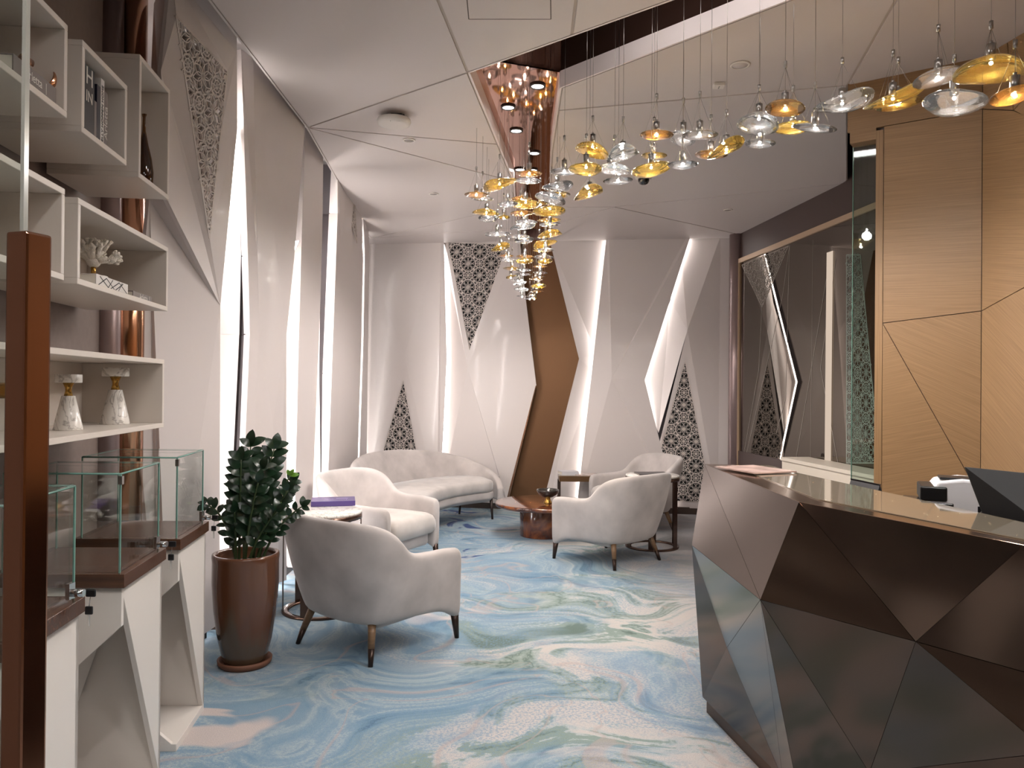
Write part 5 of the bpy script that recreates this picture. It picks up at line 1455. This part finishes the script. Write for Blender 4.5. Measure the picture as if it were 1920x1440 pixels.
for y in (-.014, 0.0, .014): cyl(dots, (0, y, -.0222), (0, y, -.0228), .004, n=10)
obj('sensor_dots', dots, M_PLASTIC, sb_)
p = cz(1207, 322); cm = thing('dome_camera', 'white security camera with black dome under the ceiling', 'camera', (p.x, p.y, CEIL))
obj('mount', lathe(B(), [(0, 0), (.07, 0), (.075, -.02), (.068, -.055), (.05, -.06), (0, -.06)], 36), M_WPL, cm)
obj('dome', lathe(B(), [(.048, -.058), (.046, -.08), (.034, -.10), (.018, -.109), (0, -.112)], 32), mat('camera_dome', srgb(10, 10, 12), rough=.06, coat=1), cm)
# fill lamps added out of view, shaped as ceiling downlights
def downlight(label, x, y, watts, ang=168):
    t = thing('downlight', label, 'downlight', (x, y, CEIL), group='added fill downlights out of view')
    obj('trim_ring', lathe(B(), [(.042, -.001), (.052, -.001), (.052, -.005), (.042, -.005), (.042, -.001)], 32), M_WPL, t)
    obj('lens', lathe(B(), [(0, -.003), (.042, -.003), (.042, -.001), (0, -.001)], 24), emission('fill_lens', (1, .93, .86, 1), 12), t)
    l = D.lights.new('fill_lamp', 'SPOT'); l.energy = watts; l.spot_size = math.radians(ang); l.spot_blend = 1.0; l.shadow_soft_size = .10; l.color = (1, .96, .945)
    lo_ = D.objects.new('fill_lamp', l); C.objects.link(lo_); lo_.parent = t; lo_.location = (0, 0, -.02)
for x, y in ((-.3, .6), (.9, .4), (-.3, -1.2), (.8, -1.2), (-.1, 2.2), (.45, 2.6)):
    downlight('added fill downlight in the ceiling out of view', x, y, FILL_W if y < 1 else FILL_W * .32)
# downlights of the mirror recess
for (px, py), rk in zip(((1008, 160), (953, 200), (968, 244), (1002, 286), (975, 317), (998, 318)), ('nearest', 'second nearest', 'third nearest', 'fourth nearest', 'fifth nearest', 'farthest')):
    q_ = onz(px, py, VZ)
    t = thing('downlight', 'small bright downlight in the mirrored chandelier recess, ' + rk + ' of six', 'downlight', (q_.x, q_.y, VZ), group='downlights in the chandelier recess')
    obj('trim_ring', lathe(B(), [(.038, -.001), (.05, -.001), (.05, -.010), (.038, -.010), (.038, -.001)], 32), mat('dark_ring', srgb(50, 42, 40), rough=.3), t)
    obj('lens', lathe(B(), [(0, -.006), (.038, -.006), (.038, -.001), (0, -.001)], 24), emission('downlight_lens_bright', (1, .96, .92, 1), 10), t)
    l = D.lights.new('recess_lamp', 'SPOT'); l.energy = 22; l.spot_size = math.radians(85); l.spot_blend = .8; l.shadow_soft_size = .05; l.color = (1, .96, .945)
    lo_ = D.objects.new('recess_lamp', l); C.objects.link(lo_); lo_.parent = t; lo_.location = (0, 0, -.03)

# ================================================================== CHANDELIER
A_, O_, K_ = 'amber', 'orange', 'clear'
ROW = [  # px, py, width px, colour, shape, tilt deg, gripper py, depth offset
 (1903, 178, 82, O_, 'disc', 10, 83, 0), (1858, 139, 116, A_, 'dome', 8, 47, .10), (1759, 145, 86, K_, 'disc', 10, 53, .06), (1789, 194, 110, K_, 'bowl', -2, 109, -.06),
 (1674, 188, 100, A_, 'fold', 8, 100, .0), (1684, 194, 78, A_, 'disc', 3, 113, .14), (1579, 197, 98, K_, 'fold', -6, 114, .05), (1528, 240, 77, K_, 'disc', 12, 160, -.08),
 (1487, 240, 62, A_, 'bowl', 2, 166, .12), (1472, 203, 76, O_, 'disc', 8, 121, .02), (1423, 237, 83, K_, 'dome', 4, 165, .0), (1424, 269, 57, K_, 'disc', 3, 232, .16),
 (1362, 281, 74, A_, 'fold', 10, 211, -.04), (1333, 290, 62, O_, 'disc', 0, 220, .10), (1312, 253, 66, K_, 'disc', 0, 177, .0), (1281, 262, 56, K_, 'dome', 0, 189, .18),
 (1280, 309, 57, K_, 'disc', 0, 270, -.02), (1231, 253, 60, O_, 'disc', 0, 181, .0), (1226, 292, 46, A_, 'disc', 0, 225, .14), (1221, 319, 68, A_, 'bowl', 6, 285, -.06),
 (1168, 291, 69, K_, 'fold', 4, 224, -.02), (1152, 321, 55, K_, 'dome', 2, 258, .06), (1159, 339, 54, K_, 'disc', -3, 300, .2), (1111, 286, 65, A_, 'dome', -5, 222, .0),
 (1099, 318, 64, A_, 'bowl', -6, 256, -.10), (1105, 364, 62, A_, 'fold', 6, 335, .10), (1058, 322, 53, K_, 'disc', 0, 259, .0)]
q = lambda x, y, w_, c, s, t=0: (840 + x / 4.5, 280 + y / 4.5, w_ / 4.5, c, s, t)
CLU = [q(920, 325, 290, K_, 'fold', -4), q(870, 430, 250, K_, 'dome', -4), q(940, 385, 200, A_, 'disc'),
 q(238, 385, 210, O_, 'disc'), q(290, 415, 190, K_, 'disc'), q(435, 300, 280, A_, 'fold', 6), q(325, 540, 230, A_, 'fold', -12), q(340, 582, 170, K_, 'bowl', -4), q(470, 575, 110, A_, 'disc', -6),
 q(505, 462, 170, K_, 'disc', 3), q(685, 205, 210, O_, 'disc'), q(680, 265, 215, K_, 'disc'), q(620, 420, 170, O_, 'disc'), q(655, 465, 220, A_, 'bowl'), q(620, 540, 205, O_, 'disc'),
 q(660, 612, 190, K_, 'disc'), q(635, 655, 225, K_, 'fold', -3), q(780, 460, 120, A_, 'disc', 4), q(860, 525, 250, A_, 'bowl', 3), q(855, 597, 190, A_, 'disc'), q(860, 635, 190, K_, 'disc'),
 q(865, 722, 215, A_, 'fold', 3), q(415, 715, 210, K_, 'disc', 2), q(600, 735, 175, K_, 'disc'), q(645, 768, 170, K_, 'bowl'), q(445, 835, 185, A_, 'fold', 6), q(490, 900, 130, O_, 'disc'),
 q(510, 935, 145, K_, 'disc'), q(815, 805, 195, A_, 'fold', 2), q(825, 848, 160, K_, 'disc'), q(770, 855, 110, A_, 'disc'), q(650, 905, 150, O_, 'disc'), q(645, 945, 145, A_, 'bowl'),
 q(810, 910, 170, K_, 'disc'), q(820, 948, 125, A_, 'bowl', 3), q(540, 1008, 150, A_, 'disc'), q(640, 1020, 150, K_, 'disc'), q(635, 1055, 150, K_, 'disc'), q(775, 990, 120, O_, 'disc'),
 q(780, 1042, 115, K_, 'disc'), q(530, 1078, 85, A_, 'fold', 8), q(590, 1105, 105, K_, 'disc'), q(605, 1135, 130, K_, 'fold', 3), q(745, 1095, 115, O_, 'disc'), q(775, 1078, 90, K_, 'disc'), q(765, 1155, 140, A_, 'bowl'),
 q(622, 1183, 115, K_, 'bowl'), q(750, 1200, 112, O_, 'disc'), q(625, 1240, 100, K_, 'disc'), q(712, 1226, 95, O_, 'disc'), q(690, 1260, 90, K_, 'disc'), q(728, 1256, 62, A_, 'disc')]
G_M = {K_: thin_glass('clear_blown_glass', (.96, .965, .97, 1), ior=1.48, base=.05, edge=(.76, .77, .78, 1), body=(.95, .95, .97, 1), bodyf=.12, solid=True),
       A_: thin_glass('amber_blown_glass', (.93, .79, .42, 1), ior=1.48, base=.05, edge=(.86, .57, .14, 1), body=(.95, .62, .12, 1), bodyf=.17, solid=True),
       O_: thin_glass('orange_blown_glass', (.95, .80, .50, 1), ior=1.48, base=.05, edge=(.90, .47, .10, 1), body=(1, .5, .12, 1), bodyf=.17, solid=True)}
def glass_shape(shape, seed):
    """blown glass of unit radius, centred at 0, top middle at the returned height"""
    rnd = random.Random(seed); n, m_ = 40, 9; bm = B()
    ph, ph2 = rnd.uniform(0, 6.28), rnd.uniform(0, 6.28); wob = .05 if shape == 'disc' else .13
    H = {'disc': .19, 'dome': .52, 'bowl': .34, 'fold': .26}[shape]
    def rim(a): return 1 + wob * math.sin(2 * a + ph) + wob * .5 * math.sin(3 * a + ph2)
    def bend(x, y, z):
        if shape == 'fold': z += .20 * (x * math.cos(ph) + y * math.sin(ph)) ** 2 - .14 * (x * math.sin(ph) - y * math.cos(ph)) - .05
        if shape == 'dome': z += -.10 * x
        return (x, y, z)
    up_, lo_ = [], []
    for k in range(1, m_ + 1):
        r = math.sin(k / m_ * PI / 2); zt_ = H * math.cos(k / m_ * PI / 2) ** (.9)
        zl_ = {'disc': -.10, 'dome': -.05, 'bowl': -.30, 'fold': -.12}[shape] * math.cos(k / m_ * PI / 2)
        if shape == 'disc': zt_ = .17 * (1 - r ** 1.6) + .03 * math.cos(k / m_ * PI / 2)
        up_.append([bm.verts.new(bend(r * rim(a) * math.cos(a), r * rim(a) * math.sin(a), zt_)) for a in [2 * PI * i / n for i in range(n)]])
        if k < m_: lo_.append([bm.verts.new(bend(r * rim(a) * math.cos(a), r * rim(a) * math.sin(a), zl_)) for a in [2 * PI * i / n for i in range(n)]])
    tc_ = bm.verts.new(bend(0, 0, H if shape != 'disc' else .20)); bc = bm.verts.new(bend(0, 0, {'disc': -.10, 'dome': -.05, 'bowl': -.30, 'fold': -.12}[shape]))
    lo_.append(up_[-1])
    for rings, c0_ in ((up_, tc_), (lo_, bc)):
        for i in range(n): bm.faces.new((c0_, rings[0][i], rings[0][(i + 1) % n]))
        for a, b in zip(rings, rings[1:]):
            for i in range(n): bm.faces.new((a[i], b[i], b[(i + 1) % n], a[(i + 1) % n]))
    bmesh.ops.recalc_face_normals(bm, faces=bm.faces)
    me = D.meshes.new('glass_' + shape); bm.to_mesh(me); bm.free()
    for f in me.polygons: f.use_smooth = True
    return me, (H if shape != 'disc' else .20) - (.05 if shape == 'fold' else 0)
SHAPES = {}
for s in ('disc', 'dome', 'bowl', 'fold'):
    for v in range(3):
        for c in (A_, O_, K_):
            if c == O_ and s != 'disc': continue
            me, h_ = glass_shape(s, v * 10 + len(s) + ord(s[0])); me.materials.append(G_M[c]); SHAPES[(s, v, c)] = (me, h_)
M_STEEL = mat('brushed_steel', srgb(176, 172, 168), rough=.28, metal=1)
M_WIRE = mat('steel_wire', srgb(150, 144, 138), rough=.35, metal=1)
M_BULB = emission('lamp_bulb', (1.0, .92, .82, 1), 120); M_BULB.cycles.emission_sampling = 'NONE'
HOLD = cyl(B(), (0, 0, 0), (0, 0, .055), .0155, n=14); cyl(HOLD, (0, 0, .055), (0, 0, .066), .006, n=10); hm = D.meshes.new('lamp_holder'); HOLD.to_mesh(hm); HOLD.free(); hm.materials.append(M_STEEL)
gm_ = B(); cyl(gm_, (0, 0, -.014), (0, 0, .014), .0075, n=12); gmesh = D.meshes.new('wire_gripper'); gm_.to_mesh(gmesh); gm_.free(); gmesh.materials.append(M_STEEL)
bb_ = B(); bmesh.ops.create_icosphere(bb_, subdivisions=1, radius=.007); bmesh_ = D.meshes.new('bulb'); bb_.to_mesh(bmesh_); bb_.free(); bmesh_.materials.append(M_BULB)
for mm_ in (hm, gmesh, bmesh_):
    for f in mm_.polygons: f.use_smooth = True
def link(name, me, parent, loc, rot=None, sc_=None):
    o = D.objects.new(name, me); C.objects.link(o); o.parent = parent; o.location = loc
    if rot is not None: o.rotation_euler = rot
    if sc_ is not None: o.scale = (sc_,) * 3
    return o
def lit(t, seed, R):
    if seed % 2 == 0: return t
    l = D.lights.new('pendant_spot', 'SPOT'); l.energy = PENDANT_W; l.spot_size = math.radians(176); l.spot_blend = .55; l.shadow_soft_size = .03; l.color = (1, .955, .93)
    lo2 = D.objects.new('pendant_spot', l); C.objects.link(lo2); lo2.parent = t; lo2.location = (0, 0, -R * .42 - .02)
    return t
def pendant(px, py, wpx, col, shape, tilt, y, label, group, seed, grip_z=None):
    c = aty(px, py, y); R = wpx / F_PX * y / 2
    t = thing('pendant_lamp', label, 'pendant lamp', c, 0, group)
    rnd = random.Random(seed)
    me, h_ = SHAPES[(shape, seed % 3, col)]
    link('glass_shade', me, t, (0, 0, 0), (rnd.uniform(-.06, .06), math.radians(-tilt), rnd.uniform(0, 6.28) if shape == 'disc' else rnd.uniform(-.5, .5)), R)
    hz = h_ * R - .006
    link('lamp_holder', hm, t, (0, 0, hz)); link('bulb', bmesh_, t, (0, 0, hz - .012))
    gz = max(hz + .11, (grip_z - c.z) if grip_z else hz + .17)
    link('wire_gripper', gmesh, t, (0, 0, gz))
    obj('suspension_wire', cyl(B(), (0, 0, hz + .06), (0, 0, (VZ if 'cluster' in group else RH) - c.z - .001), .0011, n=5), M_WIRE, t)
    for k in range(3):
        a = k * 2.094 + rnd.uniform(0, 2)
        e_ = Vector((math.cos(a) * R * .78, math.sin(a) * R * .78, h_ * R * .25 + math.cos(a) * R * .78 * math.tan(math.radians(tilt))))
        obj('stay_wire', cyl(B(), (0, 0, gz - .01), e_, .0007, n=4), M_WIRE, t)
    if 'cluster' in group and (seed // 4) % 3: return lit(t, seed, R)
    g_ = D.lights.new('glass_glow', 'POINT'); g_.energy = .38; g_.shadow_soft_size = .008; g_.color = (1, .95, .88)
    go_ = D.objects.new('glass_glow', g_); C.objects.link(go_); go_.parent = t; go_.location = (0, 0, hz - .03)
    return lit(t, seed, R)
ORD = ['first', 'second', 'third', 'fourth', 'fifth', 'sixth', 'seventh', 'eighth', 'ninth', 'tenth', 'eleventh', 'twelfth', '13th', '14th', '15th', '16th', '17th', '18th', '19th', '20th', '21st', '22nd', '23rd', '24th', '25th', '26th', '27th', '28th', '29th', '30th']
KIND = {'disc': 'flat', 'dome': 'domed', 'bowl': 'bowl-shaped', 'fold': 'wavy'}
specs = []
for i, r_ in enumerate(sorted(ROW, key=lambda r: -r[0])):
    px, py, wp, col, sh_, tl, gp, dy = r_
    dx = ray(px, py).x / ray(px, py).y; y = (4.29 + .288) / (1 + .96 * dx) + dy
    specs.append([px, py, wp, col, sh_, tl, y, '%s %s glass pendant, %s from the right in the long row' % (KIND[sh_], col, ORD[i]), 'glass pendants of the long row', i * 6 + (1 if i % 3 == 1 else 0) + 6 * (i % 2), gp, y, .34])
strands = {'left': [], 'middle': [], 'right': []}
for r_ in CLU: strands['left' if r_[0] < 964 else ('middle' if r_[0] < 1003 else 'right')].append(r_)
si = 0
for sn, lst in strands.items():
    for i, (px, py, wp, col, sh_, tl) in enumerate(sorted(lst, key=lambda r: -r[1])):
        si += 1
        y = 4.85 + max(0, py - 325) / 235 * 3.1 + ((si * 37) % 10 - 5) * .03
        specs.append([px, py, wp, col, sh_, tl, y, '%s %s glass pendant, %s from the bottom in the %s strand of the cluster' % (KIND[sh_], col, ORD[i], sn), 'glass pendants of the far cluster', si * 4 + (1 if si % 4 == 1 else 0), None, y, .55])
# hang them clear of each other: slide neighbours apart in depth, along their own line of sight
for it in range(120):
    moved = 0
    pos = [(aty(q_[0], q_[1], q_[6]), q_[2] / F_PX * q_[6] / 2) for q_ in specs]
    for i in range(len(specs)):
        for j in range(i):
            (p1, r1), (p2, r2) = pos[i], pos[j]; h_ = math.hypot(p1.x - p2.x, p1.y - p2.y); dz = abs(p1.z - p2.z)
            need = (r1 + r2) * 1.04 if dz < .42 * (r1 + r2) else (r1 if p1.z > p2.z else r2) * 1.05
            if h_ < need:
                moved += 1; d_ = min(.03, (need - h_) * .5 + .004); sgn = 1 if specs[i][6] >= specs[j][6] else -1
                for k_, sg_ in ((i, sgn), (j, -sgn)):
                    specs[k_][6] = max(specs[k_][11] - specs[k_][12], min(specs[k_][11] + specs[k_][12], specs[k_][6] + sg_ * d_))
    if not moved: break
for q_ in specs:
    pendant(*q_[:7], q_[7], q_[8], q_[9], aty(q_[0], q_[10], q_[6]).z if q_[10] else None)
